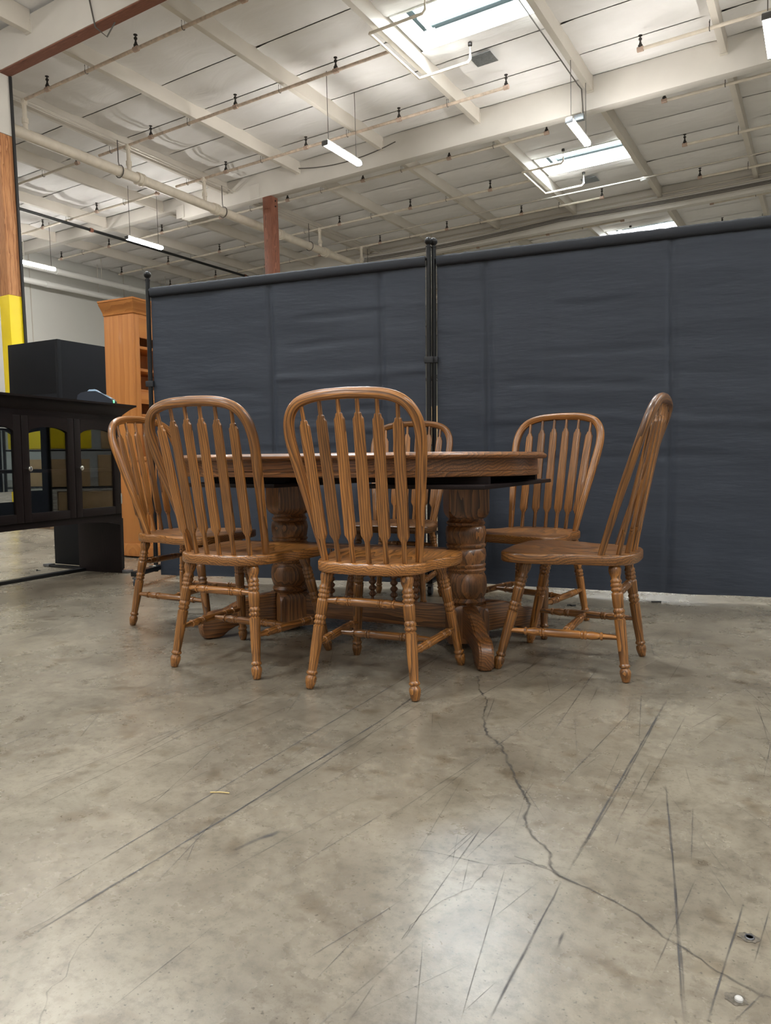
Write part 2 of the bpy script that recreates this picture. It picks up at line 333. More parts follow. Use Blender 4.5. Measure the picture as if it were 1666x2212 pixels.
# floor marks in metres
SCUFFS = [([(-1.53, 0.898), (-1.516, 1.98)], 0.003, 0.45), ([(-1.432, 0.889), (-1.481, 1.463), (-1.514, 1.95)], 0.003, 0.6), ([(-1.386, 1.088), (-1.366, 1.757)], 0.003, 0.4), ([(-1.52, 1.075), (-1.486, 1.889)], 0.003, 0.4), ([(-1.122, 0.65), (-1.146, 1.071), (-1.198, 1.984), (-1.236, 2.566)], 0.0045, 0.75), ([(-1.046, 0.603), (-1.047, 1.123), (-1.066, 1.764), (-1.099, 2.107)], 0.006, 0.85), ([(-1.029, 1.122), (-1.037, 1.716), (-1.034, 2.077)], 0.003, 0.55), ([(-1.041, 1.02), (-1.056, 1.336), (-1.05, 1.61)], 0.003, 0.4), ([(-0.757, 1.25), (-0.713, 1.66), (-0.682, 2.121)], 0.003, 0.5), ([(-0.376, 1.237), (-0.382, 1.513), (-0.398, 2.332)], 0.006, 0.75), ([(-0.376, 1.271), (-0.375, 1.541), (-0.392, 2.17)], 0.004, 0.5), ([(-0.376, 1.212), (-0.36, 0.846)], 0.005, 0.8), ([(-0.292, 1.705), (-0.225, 1.395), (-0.139, 0.975)], 0.004, 0.8), ([(-0.258, 1.561), (-0.136, 0.977)], 0.003, 0.5), ([(-0.058, 1.313), (-0.071, 1.15)], 0.003, 0.6), ([(-0.097, 1.304), (-0.114, 0.99)], 0.0035, 0.75), ([(-0.176, 1.336), (-0.193, 1.045)], 0.0025, 0.5), ([(-0.573, 1.312), (-0.537, 0.932)], 0.0025, 0.5), ([(-0.479, 1.211), (-0.391, 0.828)], 0.0025, 0.55), ([(-0.469, 2.218), (-0.497, 1.56)], 0.0035, 0.55), ([(-0.676, 2.583), (-0.607, 1.825)], 0.0035, 0.6), ([(-0.679, 2.421), (-0.712, 1.765)], 0.0035, 0.5), ([(-0.872, 2.614), (-0.918, 1.963)], 0.0035, 0.5), ([(-0.326, 2.208), (-0.327, 1.606)], 0.003, 0.45), ([(-0.221, 1.618), (-0.192, 1.392)], 0.003, 0.6), ([(-0.574, 1.301), (-0.584, 1.15)], 0.003, 0.55), ([(-0.603, 0.919), (-0.602, 0.785)], 0.002, 0.5), ([(-0.773, 1.275), (-0.812, 0.983)], 0.0025, 0.5), ([(-0.814, 0.822), (-0.809, 0.608)], 0.0025, 0.5), ([(-0.525, 0.835), (-0.518, 0.753)], 0.003, 0.6), ([(-0.944, 1.561), (-0.967, 1.199)], 0.0025, 0.4), ([(-0.904, 1.712), (-0.597, 1.869)], 0.0025, 0.35), ([(-0.723, 1.316), (-0.709, 1.696)], 0.003, 0.4), ([(-0.56, 1.186), (-0.573, 1.323)], 0.003, 0.6), ([(-0.591, 1.182), (-0.581, 1.318)], 0.003, 0.55), ([(-0.348, 1.836), (-0.343, 1.456)], 0.003, 0.45), ([(-0.046, 1.11), (-0.086, 1.006)], 0.003, 0.7), ([(-0.54, 1.434), (-0.553, 1.186)], 0.0025, 0.4), ([(-1.086, 2.65), (-1.06, 1.746)], 0.003, 0.45), ([(-1.094, 2.347), (-1.078, 1.802)], 0.003, 0.4), ([(-0.875, 2.894), (-0.89, 2.272)], 0.003, 0.4), ([(-0.437, 3.012), (-0.427, 2.476)], 0.003, 0.35), ([(-0.911, 1.106), (-0.931, 1.059), (-0.947, 0.998)], 0.012, 0.6), ([(-0.33, 1.082), (-0.328, 1.035)], 0.007, 0.7), ([(-1.06, 1.121), (-1.015, 1.302)], 0.003, 0.4)]
CRACKS = [([(-1.001, 2.27), (-0.931, 2.121), (-0.873, 2.05), (-0.824, 1.902), (-0.766, 1.791), (-0.701, 1.736), (-0.63, 1.619), (-0.573, 1.529), (-0.523, 1.461), (-0.511, 1.392), (-0.469, 1.331), (-0.432, 1.303), (-0.415, 1.271), (-0.409, 1.252), (-0.381, 1.225)], 0.006, 0.8), ([(-0.381, 1.225), (-0.41, 1.238), (-0.449, 1.237), (-0.484, 1.213), (-0.505, 1.196), (-0.558, 1.192), (-0.604, 1.189), (-0.651, 1.176)], 0.003, 0.55), ([(-0.476, 1.249), (-0.438, 1.244), (-0.412, 1.242)], 0.003, 0.6), ([(-0.381, 1.225), (-0.329, 1.215), (-0.294, 1.201), (-0.262, 1.193), (-0.228, 1.171), (-0.196, 1.147), (-0.16, 1.133), (-0.125, 1.11), (-0.093, 1.096), (-0.057, 1.083), (-0.045, 1.085)], 0.0045, 0.8), ([(-0.505, 1.196), (-0.504, 1.113), (-0.526, 1.069), (-0.545, 1.014), (-0.54, 0.936)], 0.002, 0.5), ([(-0.979, 0.733), (-0.965, 0.701), (-0.951, 0.665), (-0.917, 0.621), (-0.908, 0.589), (-0.867, 0.548)], 0.002, 0.4), ([(-3.069, 2.217), (-2.98, 2.067), (-2.897, 1.908), (-2.877, 1.779)], 0.004, 0.45)]

# ================================================================== THE SETTING
# ---- floor
fm = MB(); fm.add([(-27, -16, 0), (18, -16, 0), (18, 43, 0), (-27, 43, 0)], [(0, 1, 2, 3)], [(0, 0, 0)]*4)
floor = structure('floor', fm, 'concrete', smooth=False)
floor['label'] = 'worn polished concrete warehouse floor'
def strips(data, z, seed):
    """thin worn marks lying on the slab, ends fading out"""
    rnd = random.Random(seed); mb = MB()
    for pl, wd, al in data:
        pts = []
        for i in range(len(pl)-1):
            a, b = Vector(pl[i]), Vector(pl[i+1]); n = max(2, int((b-a).length/.05))
            pts += [a.lerp(b, k/n) for k in range(n)]
        pts.append(Vector(pl[-1])); n = len(pts); vs, fs = [], []; base = len(mb.v)
        for i, p in enumerate(pts):
            t = (pts[min(n-1, i+1)]-pts[max(0, i-1)]).normalized(); s = Vector((-t.y, t.x))
            ww = wd*.36*(.75+.5*rnd.random()); al = min(1, al*1.0); f = min(1, 6*i/n+.1, 6*(n-1-i)/n+.1)
            jit = s*(rnd.random()-.5)*wd*.3
            for q in (-1, 0, 1):
                vs.append((*(p+jit+s*ww*q*1.6), z)); mb.fade.append(min(1, 1.25*al)*f if q == 0 else 0.0)
        for i in range(n-1):
            for q in (0, 1): fs.append((i*3+q, i*3+q+1, i*3+q+4, i*3+q+3))
        mb.add(vs, fs, [(0, 0, 0)]*len(vs))
    return mb
rnd = random.Random(3); extra = []
for i in range(420):
    x = rnd.uniform(-3.2, .5); y = rnd.uniform(.6, 3.2); a = rnd.gauss(math.radians(97), .35); l = rnd.uniform(.05, .45)
    extra.append(([(x, y), (x+math.cos(a)*l, y+math.sin(a)*l)], rnd.uniform(.0015, .003), rnd.uniform(.2, .6)))
o = obj('scuff_marks', strips(SCUFFS+extra, .0006, 1), 'scuff', floor); o['kind'] = 'stuff'; o['label'] = 'dark rubber drag marks across the concrete'
def jag(data, amp, seed):
    r = random.Random(seed); out = []
    for pl, wd, al in data:
        q = []
        for i in range(len(pl)-1):
            a, b = Vector(pl[i]), Vector(pl[i+1]); n = max(3, int((b-a).length/.012))
            for k in range(n):
                p = a.lerp(b, k/n); q.append((p.x+r.gauss(0, amp), p.y+r.gauss(0, amp)))
        q.append(pl[-1]); out.append((q, wd, al))
    return out
def polystrip(data, z, seed):
    rnd = random.Random(seed); mb = MB()
    for pl, wd, al in data:
        pts = [Vector(p) for p in pl]; n = len(pts); vs, fs = [], []
        for i, p in enumerate(pts):
            t = (pts[min(n-1, i+2)]-pts[max(0, i-2)]).normalized(); s = Vector((-t.y, t.x)); ww = wd*.5*(.5+rnd.random())
            for q in (-1, 0, 1): vs.append((*(p+s*ww*q*1.5), z)); mb.fade.append(al if q == 0 else 0)
        for i in range(n-1):
            for q in (0, 1): fs.append((i*3+q, i*3+q+1, i*3+q+4, i*3+q+3))
        mb.add(vs, fs, [(0, 0, 0)]*len(vs))
    return mb
o = obj('crack', polystrip(jag(CRACKS, .0016, 5), .0009, 2), 'crack', floor); o['label'] = 'jagged hairline crack in the slab'

# ---- roof (all in the building frame, tilted by G)
PX = [-6.58+2.44*j for j in range(-7, 10)]
BEAMS = [(-13.35, .22), (-6.2, .22), (.9, .22), (7.97, .22), (15.25, .25), (22.45, .25), (29.65, .25), (36.85, .25)]
ROOFZ, PURZ, BEAMZ = 8.27, 7.975, 7.635
XL, XR, YF, YB = -23.75, 15.4, -14.0, 40.0
SKY = [(x0, x0+2.17, 11.35+7.2*k, 12.55+7.2*k) for x0 in (-6.43, 5.77) for k in range(-3, 4)]
xs = sorted({XL-.3, XR+.3, *[s[0] for s in SKY], *[s[1] for s in SKY]}); ys = sorted({YF-.3, YB+.3, *[s[2] for s in SKY], *[s[3] for s in SKY]})
mb = MB()
for i in range(len(xs)-1):
    for j in range(len(ys)-1):
        cx, cy = (xs[i]+xs[i+1])/2, (ys[j]+ys[j+1])/2
        if any(s[0] < cx < s[1] and s[2] < cy < s[3] for s in SKY): continue
        mb.add([(xs[i], ys[j], ROOFZ+.08), (xs[i], ys[j+1], ROOFZ+.08), (xs[i+1], ys[j+1], ROOFZ+.08), (xs[i+1], ys[j], ROOFZ+.08)], [(0, 1, 2, 3)], [(0, 0, 0)]*4)
ceiling = structure('ceiling', mb, 'foil', G, smooth=False)
ceiling['label'] = 'white insulated warehouse roof on painted timber framing'
def foil_mesh(seed):
    r = random.Random(seed); mb = MB(); nx, ny = 8, 5; vs = []
    for j in range(ny+1):
        for i in range(nx+1):
            u, v = i/nx, j/ny
            e = (1-abs(2*u-1)**6)*(1-abs(2*v-1)**4)
            z = -.045*e-.012*(1-abs(2*v-1)**4)+r.uniform(-.012, .012)*min(1, e*3)
            if i in (0, nx): z += r.uniform(-.02, .01)
            vs.append((u, v, z))
    fs = [(j*(nx+1)+i, j*(nx+1)+i+1, (j+1)*(nx+1)+i+1, (j+1)*(nx+1)+i) for j in range(ny) for i in range(nx)]
    return mb.add(vs, fs, vs).mesh('panel', 80)
FOIL = [foil_mesh(s) for s in range(6)]
np_ = 0
for b in range(3, 7):
    y0, y1 = BEAMS[b][0]+BEAMS[b][1], BEAMS[b+1][0]
    cuts = [y0]+[y1-d for d in (5.65, 4.47, 3.28, 2.1, .92)]+[y1]
    for i in range(11):
        x0, x1 = PX[i]+.055, PX[i+1]-.055
        hole = [s for s in SKY if s[0] > x0-.2 and s[1] < x1+.2 and y0 < s[2] < y1]
        for a, c in zip(cuts[:-1], cuts[1:]):
            segs = [(a, c)]
            if hole:
                h0, h1 = hole[0][2]-.01, hole[0][3]+.01
                segs = [(max(a, lo), min(c, hi)) for lo, hi in ((-99, h0), (h1, 99)) if min(c, hi)-max(a, lo) > .05]
            for p, q in segs:
                obj('panel', FOIL[(np_*5+i) % 6], 'foil', ceiling, T(x0, p+.014, ROOFZ) @ Matrix.Diagonal((x1-x0, q-p-.028, 1, 1))); np_ += 1
def pbox(x0, x1, y0, y1, z0, z1, axis, bev=.006): return MB().box(((x0+x1)/2, (y0+y1)/2, (z0+z1)/2), (x1-x0, y1-y0, z1-z0), axis, bev=bev)
for b, (y, wd) in enumerate(BEAMS):
    if b == 4:
        mb = pbox(-15.57, XR, y, y+wd, BEAMZ, ROOFZ, 'x'); mb.box(((XL-15.57)/2, y+wd/2, (7.93+ROOFZ)/2), (-15.57-XL, wd-.03, ROOFZ-7.93), 'x', bev=.006)
        bo = obj('beam', mb, 'beam_paint', ceiling)
        hm = MB()
        for xx in (-15.62, -12.9): hm.box((xx, y-.004, 7.84), (.3, .012, .34), 'x')
        obj('hinge_plate', hm, 'beam_paint', bo)
    else:
        bo = obj('beam', pbox(XL, XR, y, y+wd, BEAMZ, ROOFZ, 'x'), 'beam_paint', ceiling)
    if b == 3: obj('soffit_strip', pbox(XL, XR, y+.01, y+wd-.01, BEAMZ-.02, BEAMZ+.001, 'x', 0), 'redwood', bo)
for b in range(len(BEAMS)-1):
    y0, y1 = BEAMS[b][0]+BEAMS[b][1], BEAMS[b+1][0]
    me = pbox(-.055, .055, y0, y1, PURZ, ROOFZ+.07, 'y').mesh('purlin')
    hg = MB(); 
    for yy in (y0+.012, y1-.012): hg.box((0, yy, PURZ+.09), (.135, .024, .21), 'z'); hg.box((0, yy, PURZ-.006), (.135, .09, .008), 'z')
    hgm = hg.mesh('joist_hanger')
    for x in PX[1:-1]:
        po = obj('purlin', me, 'paint', ceiling, T(x, 0))
        if b >= 2 and x < 4: obj('joist_hanger', hgm, 'paint', po)
for (x, y) in ((-5.6, 13.32), (-5.6, 20.55)):
    obj('patch_plate', MB().box((x, y, 8.19), (.42, .4, .006), 'x'), 'galv', ceiling)
# ---- skylights
nsk = 0
for (x0, x1, y0, y1) in SKY:
    nsk += 1; H = .34
    mb = MB(); t = .04
    for c, d in (((x0-t/2, (y0+y1)/2, 0), (t, y1-y0+2*t, H+.12)), ((x1+t/2, (y0+y1)/2, 0), (t, y1-y0+2*t, H+.12)), (((x0+x1)/2, y0-t/2, 0), (x1-x0, t, H+.12)), (((x0+x1)/2, y1+t/2, 0), (x1-x0, t, H+.12))):
        mb.box((c[0], c[1], ROOFZ-.03+(H+.12)/2), d)
    wnd = structure('window_%d' % nsk, mb, 'white_metal', G); wnd['label'] = 'rectangular roof skylight with white curb'
    fr = MB(); zt = ROOFZ+H
    for c, d in (((x0+.06, (y0+y1)/2), (.12, y1-y0)), ((x1-.06, (y0+y1)/2), (.12, y1-y0)), (((x0+x1)/2, y0+.06), (x1-x0-.24, .12)), (((x0+x1)/2, y1-.06), (x1-x0-.24, .12))):
        fr.box((c[0], c[1], zt-.02), (d[0], d[1], .05))
    obj('window_frame', fr, 'sky_frame', wnd)
    gm = MB(); nx, ny = 10, 6; vs = []
    for j in range(ny+1):
        for i in range(nx+1):
            u, v = 2*i/nx-1, 2*j/ny-1
            vs.append(((x0+x1)/2+u*(x1-x0)/2, (y0+y1)/2+v*(y1-y0)/2, zt+.02+.16*(1-u**4)*(1-v**4)))
    gm.add(vs, [(j*(nx+1)+i, (j+1)*(nx+1)+i, (j+1)*(nx+1)+i+1, j*(nx+1)+i+1) for j in range(ny) for i in range(nx)], vs)
    obj('pane', gm, 'skylight', wnd)
    if y0 > 10 and x0 < 0:
        op = MB(); op.tube([(x0+.22, y1-.1, zt-.16), (x0+.22, y1-.34, zt-.16)], .045, 10); op.box((x0+.16, y1-.4, zt-.1), (.05, .3, .04)); op.tube([(x0+.1, y1-.2, zt-.16), (x0+.3, y1-.2, zt-.16)], .012, 6)
        obj('vent_opener', op, 'white_metal', wnd)
# ---- walls
def wallbox(c, d): return MB().box(c, d, 'x')
wl = structure('wall_left', wallbox((XL-.1, 13, 3.9), (.2, 56, 9.4)), 'white_wall', G); wl['label'] = 'white tilt-up side wall'
for i, y in enumerate(range(8, 40, 4)): obj('panel_joint', MB().box((XL+.004, y, 3.9), (.012, .03, 9.2)), 'conduit', wl)
structure('wall_right', wallbox((XR+.4, 13, 3.9), (.2, 60, 9.6)), 'white_wall')
structure('wall_back', wallbox((-4, YB+.2, 3.9), (44, .2, 9.6)), 'white_wall')
structure('wall_front', wallbox((-4, YF-.2, 3.9), (44, .2, 9.6)), 'white_wall')

# ================================================================== BUILDING SERVICES
def base_z(x, y):
    a = (G @ Vector((x, y, 0))).z; b = (G @ Vector((x, y, 1))).z; return -a/(b-a)
def post(x, y, s, label, painted):
    zb = base_z(x, y)+.004; t = thing('timber_post', label, 'post', G @ T(x, y, zb))
    top = BEAMZ-zb
    if painted:
        zy, zw = 3.83-zb, 6.6-zb
        obj('yellow_sleeve', MB().box((0, 0, zy/2), (s+.012, s+.012, zy), bev=.01), 'yellow', t)
        obj('shaft', MB().box((0, 0, (zy+zw)/2), (s, s, zw-zy), bev=.012), 'timber', t)
        obj('painted_head', MB().box((0, 0, (zw+top)/2), (s+.03, s+.03, top-zw), bev=.012), 'beam_paint', t)
        for k in (-1, 1): obj('steel_strap', MB().box((0, k*(s/2+.022), top-.3), (s*.7, .014, .5), bev=.004), 'beam_paint', t)
        obj('downpipe', MB().tube([(s/2+.03, s/2-.02, 0.02), (s/2+.03, s/2-.02, top-.02)], .028, 8), 'black_pipe', t)
    else:
        obj('shaft', MB().box((0, 0, top/2), (s, s, top-.004), bev=.012), 'redwood', t)
        for k in (-1, 1): obj('steel_strap', MB().box((0, k*(s/2+.008), top-.16), (s*.6, .012, .3), bev=.004), 'redwood', t)
        for dz in (.1, .24):
            m, l = align((s/2+.002, .03, top-dz), (s/2+.02, .03, top-dz)); obj('bolt', MB().lathe([(0, .02), (l, .02)], 8, m), 'black_metal', t)
    return t
post(-12.52, 8.06, .27, 'square timber post with yellow-painted foot and white head, behind the dark hutch', True)
post(-12.5, 15.38, .28, 'reddish-brown square timber post rising behind the black screens', False)

def head_mesh():
    mb = MB(); mb.lathe([(0, .04), (.05, .04), (.055, .028), (.09, .022), (.095, .016), (.13, .016), (.14, .03), (.165, .03), (.17, .012), (.2, .012), (.205, .036), (.215, .036)], 8); return mb.mesh('sprinkler_head')
HEAD = head_mesh(); HEAD.materials.append(M['brass_head'])
COUP = MB().lathe([(-.055, .04), (-.05, .045), (.05, .045), (.055, .04)], 10, Matrix.Rotation(math.pi/2, 4, 'Y')).mesh('coupling'); COUP.materials.append(M['fitting'])
HANG = MB().tube([(-.0, -.034, .1), (0, -.036, .0), (0, -.026, -.03), (0, 0, -.042), (0, .026, -.03), (0, .036, 0), (0, .034, .16)], .007, 6).mesh('hanger'); HANG.materials.append(M['cable'])
PZ = 7.885
YL = [(9.1, 'first pipe past the brown-edged beam'), (11.6, 'second pipe past the brown-edged beam'), (14, 'last before the beam on the reddish post'), (16.3, 'first past the beam on the reddish post'), (18.8, 'second past the beam on the reddish post'), (21.2, 'last before the cable-hung beam'), (23.6, 'first past the cable-hung beam'), (26, 'second past the cable-hung beam'), (28.4, 'third past the cable-hung beam'), (31, 'past the fourth beam behind the screens')]
def sprinkler(x0, x1, y, group, label, mat, loop=None, r=.03, heads=True):
    t = thing('sprinkler_pipe', label+', '+min(YL, key=lambda e: abs(e[0]-y))[1], 'pipe', G @ T(x0, y, PZ), group); L = x1-x0
    obj('pipe', MB().tube([(0, 0, 0), (L, 0, 0)], r, 10), mat, t)
    if heads:
        for j in range(-8, 10):
            hx = -5.36+2.44*j
            if x0-.1 <= hx <= x1+.1 and not (loop and hx > x1-.3):
                hx = min(max(hx, x0), x1)
                obj('sprinkler_head', HEAD, None, t, T(hx-x0, 0, .02)); obj('coupling', COUP, None, t, T(hx-x0, 0, 0))
    for x in PX[1:-1]:
        if x0 < x < x1: obj('hanger', HANG, None, t, T(x-x0-.09, 0, 0))
    if loop:
        ym, yn = loop
        lp = MB(); lp.tube([(L, ym-y, 0), (L, yn-y, 0)], .026, 8)
        for yy in (ym, yn):
            lp.tube([(L, yy-y, 0), (L+1.0, yy-y, 0), (L+1.05, yy-y, .05), (L+1.05, yy-y, .3)], .026, 8)
            obj('sprinkler_head', HEAD, None, t, T(L+1.05, yy-y, .28))
        obj('skylight_loop', lp, 'pipe_paint', t)
    return t
GL = 'sprinkler branch pipes ending left of the skylights'; LL = 'main-fed sprinkler branch pipe'
sprinkler(-13.42, -5.41, 9.14, GL, LL, 'pipe_rust')
sprinkler(-14.4, -6.66, 11.62, 'sprinkler branch pipes with skylight loops', 'sprinkler pipe ending in a skylight loop', 'pipe_rust', (10.97, 12.72))
sprinkler(-14.4, -5.41, 13.95, GL, LL, 'pipe_rust')
sprinkler(-22.6, -5.41, 16.35, GL, LL, 'pipe_paint')
sprinkler(-22.6, -6.66, 18.85, 'sprinkler branch pipes with skylight loops', 'sprinkler pipe ending in a skylight loop', 'pipe_paint', (18.2, 19.97))
for y in (21.2, 23.6, 28.4, 31.0): sprinkler(-22.6, -5.45, y, GL, LL, 'pipe_paint')
sprinkler(-22.6, -6.66, 26.05, 'sprinkler branch pipes with skylight loops', 'sprinkler pipe ending in a skylight loop', 'pipe_paint', (25.4, 27.1))
for y in (11.6, 14.0): sprinkler(-23.5, -15.15, y, 'short sprinkler pipes by the side wall', 'capped sprinkler pipe by side wall', 'pipe_paint')
for y in (11.6, 14.03, 16.28, 18.8, 21.2, 23.55, 26): sprinkler(-2.97, 13.5, y, 'sprinkler branch pipes on the far side of the skylights', 'sprinkler pipe beyond the skylight bay', 'pipe_paint')
# large main with risers
MX, MZ = -13.42, 7.235
t = thing('sprinkler_main', 'large cream sprinkler main pipe with riser necks, behind the reddish-brown post', 'pipe', G @ T(MX, 8.4, MZ))
obj('pipe', MB().tube([(0, 0, 0), (0, 28, 0)], .11, 16), 'pipe_paint', t)
cl = MB().lathe([(-.09, .115), (-.085, .14), (-.03, .14), (-.025, .125), (.025, .125), (.03, .14), (.085, .14), (.09, .115)], 14, Matrix.Rotation(-math.pi/2, 4, 'X')).mesh('coupling'); cl.materials.append(M['pipe_paint'])
rs = MB().lathe([(.08, .05), (.2, .05), (.21, .065), (.3, .065), (.31, .045), (.56, .045), (.57, .06), (.66, .06)], 10).mesh('riser'); rs.materials.append(M['pipe_paint'])
hk = MB().tube([(0, -.02, .66), (0, -.02, .2)]+[(.135*math.sin(a), 0, .135*math.cos(a)) for a in [math.pi*2*k/12 for k in range(13)]], .011, 6).mesh('hanger'); hk.materials.append(M['cable'])
for y in (9.14, 11.62, 13.95, 16.35, 18.85, 21.2, 23.6, 26.05, 28.4, 31): obj('riser', rs, None, t, T(0, y-8.4, 0))
for y in (8.75, 11.9, 14.3, 16.9, 19.1, 22, 25, 28): obj('coupling', cl, None, t, T(0, y-8.4, 0))
for y in (11.35, 14.6, 18.3, 21.6, 24.6): obj('hanger', hk, None, t, T(0, y-8.4, 0))
t = tag(obj('gas_pipe', MB().tube([(0, 0, 0), (0, 26, 0)], .042, 10), 'black_pipe', None, G @ T(-18.8, 9.5, 7.79)), 'black steel pipe crossing below the white roof', 'pipe')
for k, y in enumerate((14.75, 21.5)): 
    obj('coupling', MB().lathe([(-.05, .06), (.05, .06)], 10, T(0, y-9.5, 0) @ Matrix.Rotation(-math.pi/2, 4, 'X')), 'redwood', t)
for k, (x, z, r) in enumerate(((-22.5, 7.44, .1), (-23.1, 7.1, .1))):
    t = thing('wall_pipe', ['upper white pipe hung in front of the side wall', 'lower white pipe running close along the side wall'][k], 'pipe', G @ T(x, 11, z), 'pipes along the side wall')
    obj('pipe', MB().tube([(0, 0, 0), (0, 28, 0)], r, 12), 'white_metal', t)
    wr = MB().tube([(0, 0, r), (0, 0, ROOFZ-z-.02)], .012, 6).mesh('hanger'); wr.materials.append(M['conduit'])
    cp = MB().lathe([(-.06, r+.012), (.06, r+.012)], 12, Matrix.Rotation(-math.pi/2, 4, 'X')).mesh('coupling'); cp.materials.append(M['white_metal'])
    for y in range(1, 28, 3): obj('hanger', wr, None, t, T(0, y+.3*k, 0)); obj('coupling', cp, None, t, T(0, y+1.2, 0))
# conduits and cables
def run(name, pts, r, mat, label, cat, group=None): return tag(obj(name, MB().tube([Vector(p)-Vector(pts[0]) for p in pts], r, 6), mat, None, G @ Matrix.Translation(pts[0])), label, cat, group)
for k in (0, 1): run('conduit', [(-13.55-.12*k, 8.4, 7.955), (-13.55-.12*k, 15.2, 7.955), (-13.3-.12*k, 22.4, 7.955)], .014, 'conduit', 'thin conduit of a pair running to the reddish-brown post', 'conduit', 'paired conduits')
run('conduit', [(-14, 20.3, 7.86), (6, 20.3, 7.86)], .018, 'conduit', 'straight grey conduit under the purlins beside the second skylight', 'conduit')
for k, (z, yy) in enumerate(((8.05, 22.4), (7.93, 22.38))): run('conduit', [(-15, yy, z), (12, yy, z)], .022, 'conduit', 'long conduit fixed along the beam behind the screens', 'conduit', 'conduits along the far beam')
def sag(p0, p1, n, d):
    p0, p1 = Vector(p0), Vector(p1); return [p0.lerp(p1, k/n)-Vector((0, 0, d*4*(k/n)*(1-k/n))) for k in range(n+1)]
for k in range(3): run('cable', sag((-14, 22.31-.03*k, 7.83-.06*k), (-7, 22.31-.03*k, 7.9-.05*k), 14, .07)+sag((-7, 22.31-.03*k, 7.9-.05*k), (3, 22.31-.03*k, 7.93-.04*k), 16, .1)[1:], .014, 'cable', 'dark cable sagging along the beam behind the screens', 'cable', 'cables along the far beam')
run('cable', sag((-11.5, 15.2, 8.1), (-8.6, 15.18, 8.05), 10, .16), .012, 'cable', 'grey cable looping on the second beam beside a purlin', 'cable')
run('cable', [(-4.3, 9, 7.99), (-4.28, 14.9, 8.0), (-4.3, 15.2, 8.05), (-4.28, 15.22, 7.6)], .013, 'cable', 'cable following the purlin beside the skylights down to a junction box', 'cable')
run('cable', [(-14.2, 7.6, 8.1), (-13.6, 7.9, 7.5), (-13.2, 8.0, 7.45), (-12.9, 8.1, 7.7)], .012, 'cable', 'loose cable drooping below the nearest beam by the yellow-footed post', 'cable')
run('cable', [(-9.9, 7.93, 8.1), (-9.8, 7.96, 7.55), (-9.65, 8.05, 7.4), (-9.5, 8.15, 7.7)], .012, 'cable', 'short cable loop hanging under the nearest beam', 'cable')
t = thing('junction_box', 'grey electrical junction box hanging below the beam by the light', 'junction box', G @ T(-4.35, 15.2, 7.45))
obj('box', MB().box((0, 0, .06), (.2, .1, .12), bev=.01), 'galv', t); obj('conduit_drop', MB().tube([(.05, 0, .12), (.05, .02, .55)], .012, 6), 'conduit', t)
t = thing('smoke_detector', 'round white detector under the purlin beside the second skylight', 'detector', G @ T(-4.18, 20.6, 7.86))
obj('body', MB().lathe([(0, .05), (.02, .1), (.07, .12), (.1, .12), (.115, .06)], 16), 'white_metal', t)

# ---- LED shop lights
def shop_light(x, y, z=6.83, label='', group='hanging LED shop lights', L=1.22):
    t = thing('shop_light', label, 'light', G @ T(x, y, z), group)
    obj('housing', MB().box((0, 0, .081), (.12, L, .03), 'y', bev=.006), 'white_metal', t)
    obj('diffuser', MB().prism([(-.05, .066), (-.062, .05), (-.066, .03), (-.058, 0.004), (-.04, -.012), (0, -.018), (.04, -.012), (.058, .004), (.066, .03), (.062, .05), (.05, .066)], -L/2+.02, L/2-.02, 'y'), 'led', t)
    for s in (-1, 1):
        obj('end_cap', MB().box((0, s*(L/2), .03), (.14, .03, .09), 'y', bev=.01), 'grey_metal', t)
        obj('wire', MB().tube([(0, s*(L/2-.12), .08), (0, s*(L/2-.12), ROOFZ-.03-z)], .007, 6), 'cable', t)
    return t
LD = 'lit white LED shop light hung on wires '
shop_light(-8.35, 12.6, label=LD+'before the second beam, beyond the screens')
shop_light(-4.12, 14.35, label=LD+'beside the second skylight')
shop_light(-16.1, 14.35, label=LD+'next to the black steel pipe')
shop_light(-20.4, 14.0, label=LD+'near the side wall, beyond the yellow-footed post')
shop_light(-.8, 12.75, label=LD+'at the far side of the skylight bay')
for x in (-16.1, -8.35, -.8, 6.6):  # out-of-view fixtures, added to light the room
    for y in (5.3, -1.8, -9.0): shop_light(x, y, label='unseen LED shop light added for illumination above the open floor')

# ================================================================== DINING CHAIRS
LEGP = [(0, .0105), (.004, .0125), (.045, .0165), (.075, .0185), (.095, .0175), (.108, .0135), (.115, .0135), (.12, .0165), (.13, .0185), (.142, .0165), (.147, .0145), (.155, .0142), (.3, .0168), (.5, .0185), (.515, .0185), (.522, .015), (.53, .015), (.536, .018), (.55, .0195), (.562, .0165), (.568, .0165), (.575, .0185), (.59, .0195), (.602, .0165), (.61, .0155), (.616, .0178), (.72, .0192), (.735, .0188), (.741, .0155), (.748, .0155), (.755, .0185), (.768, .0195), (.779, .0162), (.784, .0162), (.79, .0185), (.803, .0198), (.816, .0165), (.82, .0165), (.827, .0185), (.84, .019), (.852, .0155), (.87, .0155), (.9, .0195), (.93, .0212), (.955, .019), (.98, .0135), (1, .0135)]
STP = [(0, .0075), (.12, .0098), (.155, .0105), (.16, .0135), (.175, .0138), (.182, .0105), (.2, .0122), (.25, .0145), (.29, .012), (.296, .0145), (.31, .0148), (.317, .0118), (.323, .0148), (.337, .0148), (.344, .0125), (.36, .0138), (.5, .0142)]
STP = STP+[(1-a, b) for a, b in reversed(STP[:-1])]
def turned(name, p0, p1, prof, mat, parent, seg=16, rs=1):
    m, L = align(p0, p1); return obj(name, MB().lathe([(a*L, r*rs) for a, r in prof], seg), mat, parent, m, sharp=50)
BOWP = catmull([(.163, 0, 0), (.177, .2, 0), (.193, .42, 0), (.207, .6, 0), (.214, .7, 0), (.216, .78, 0), (.209, .86, 0), (.187, .928, 0), (.15, .97, 0), (.09, .993, 0), (0, 1, 0)], 4)
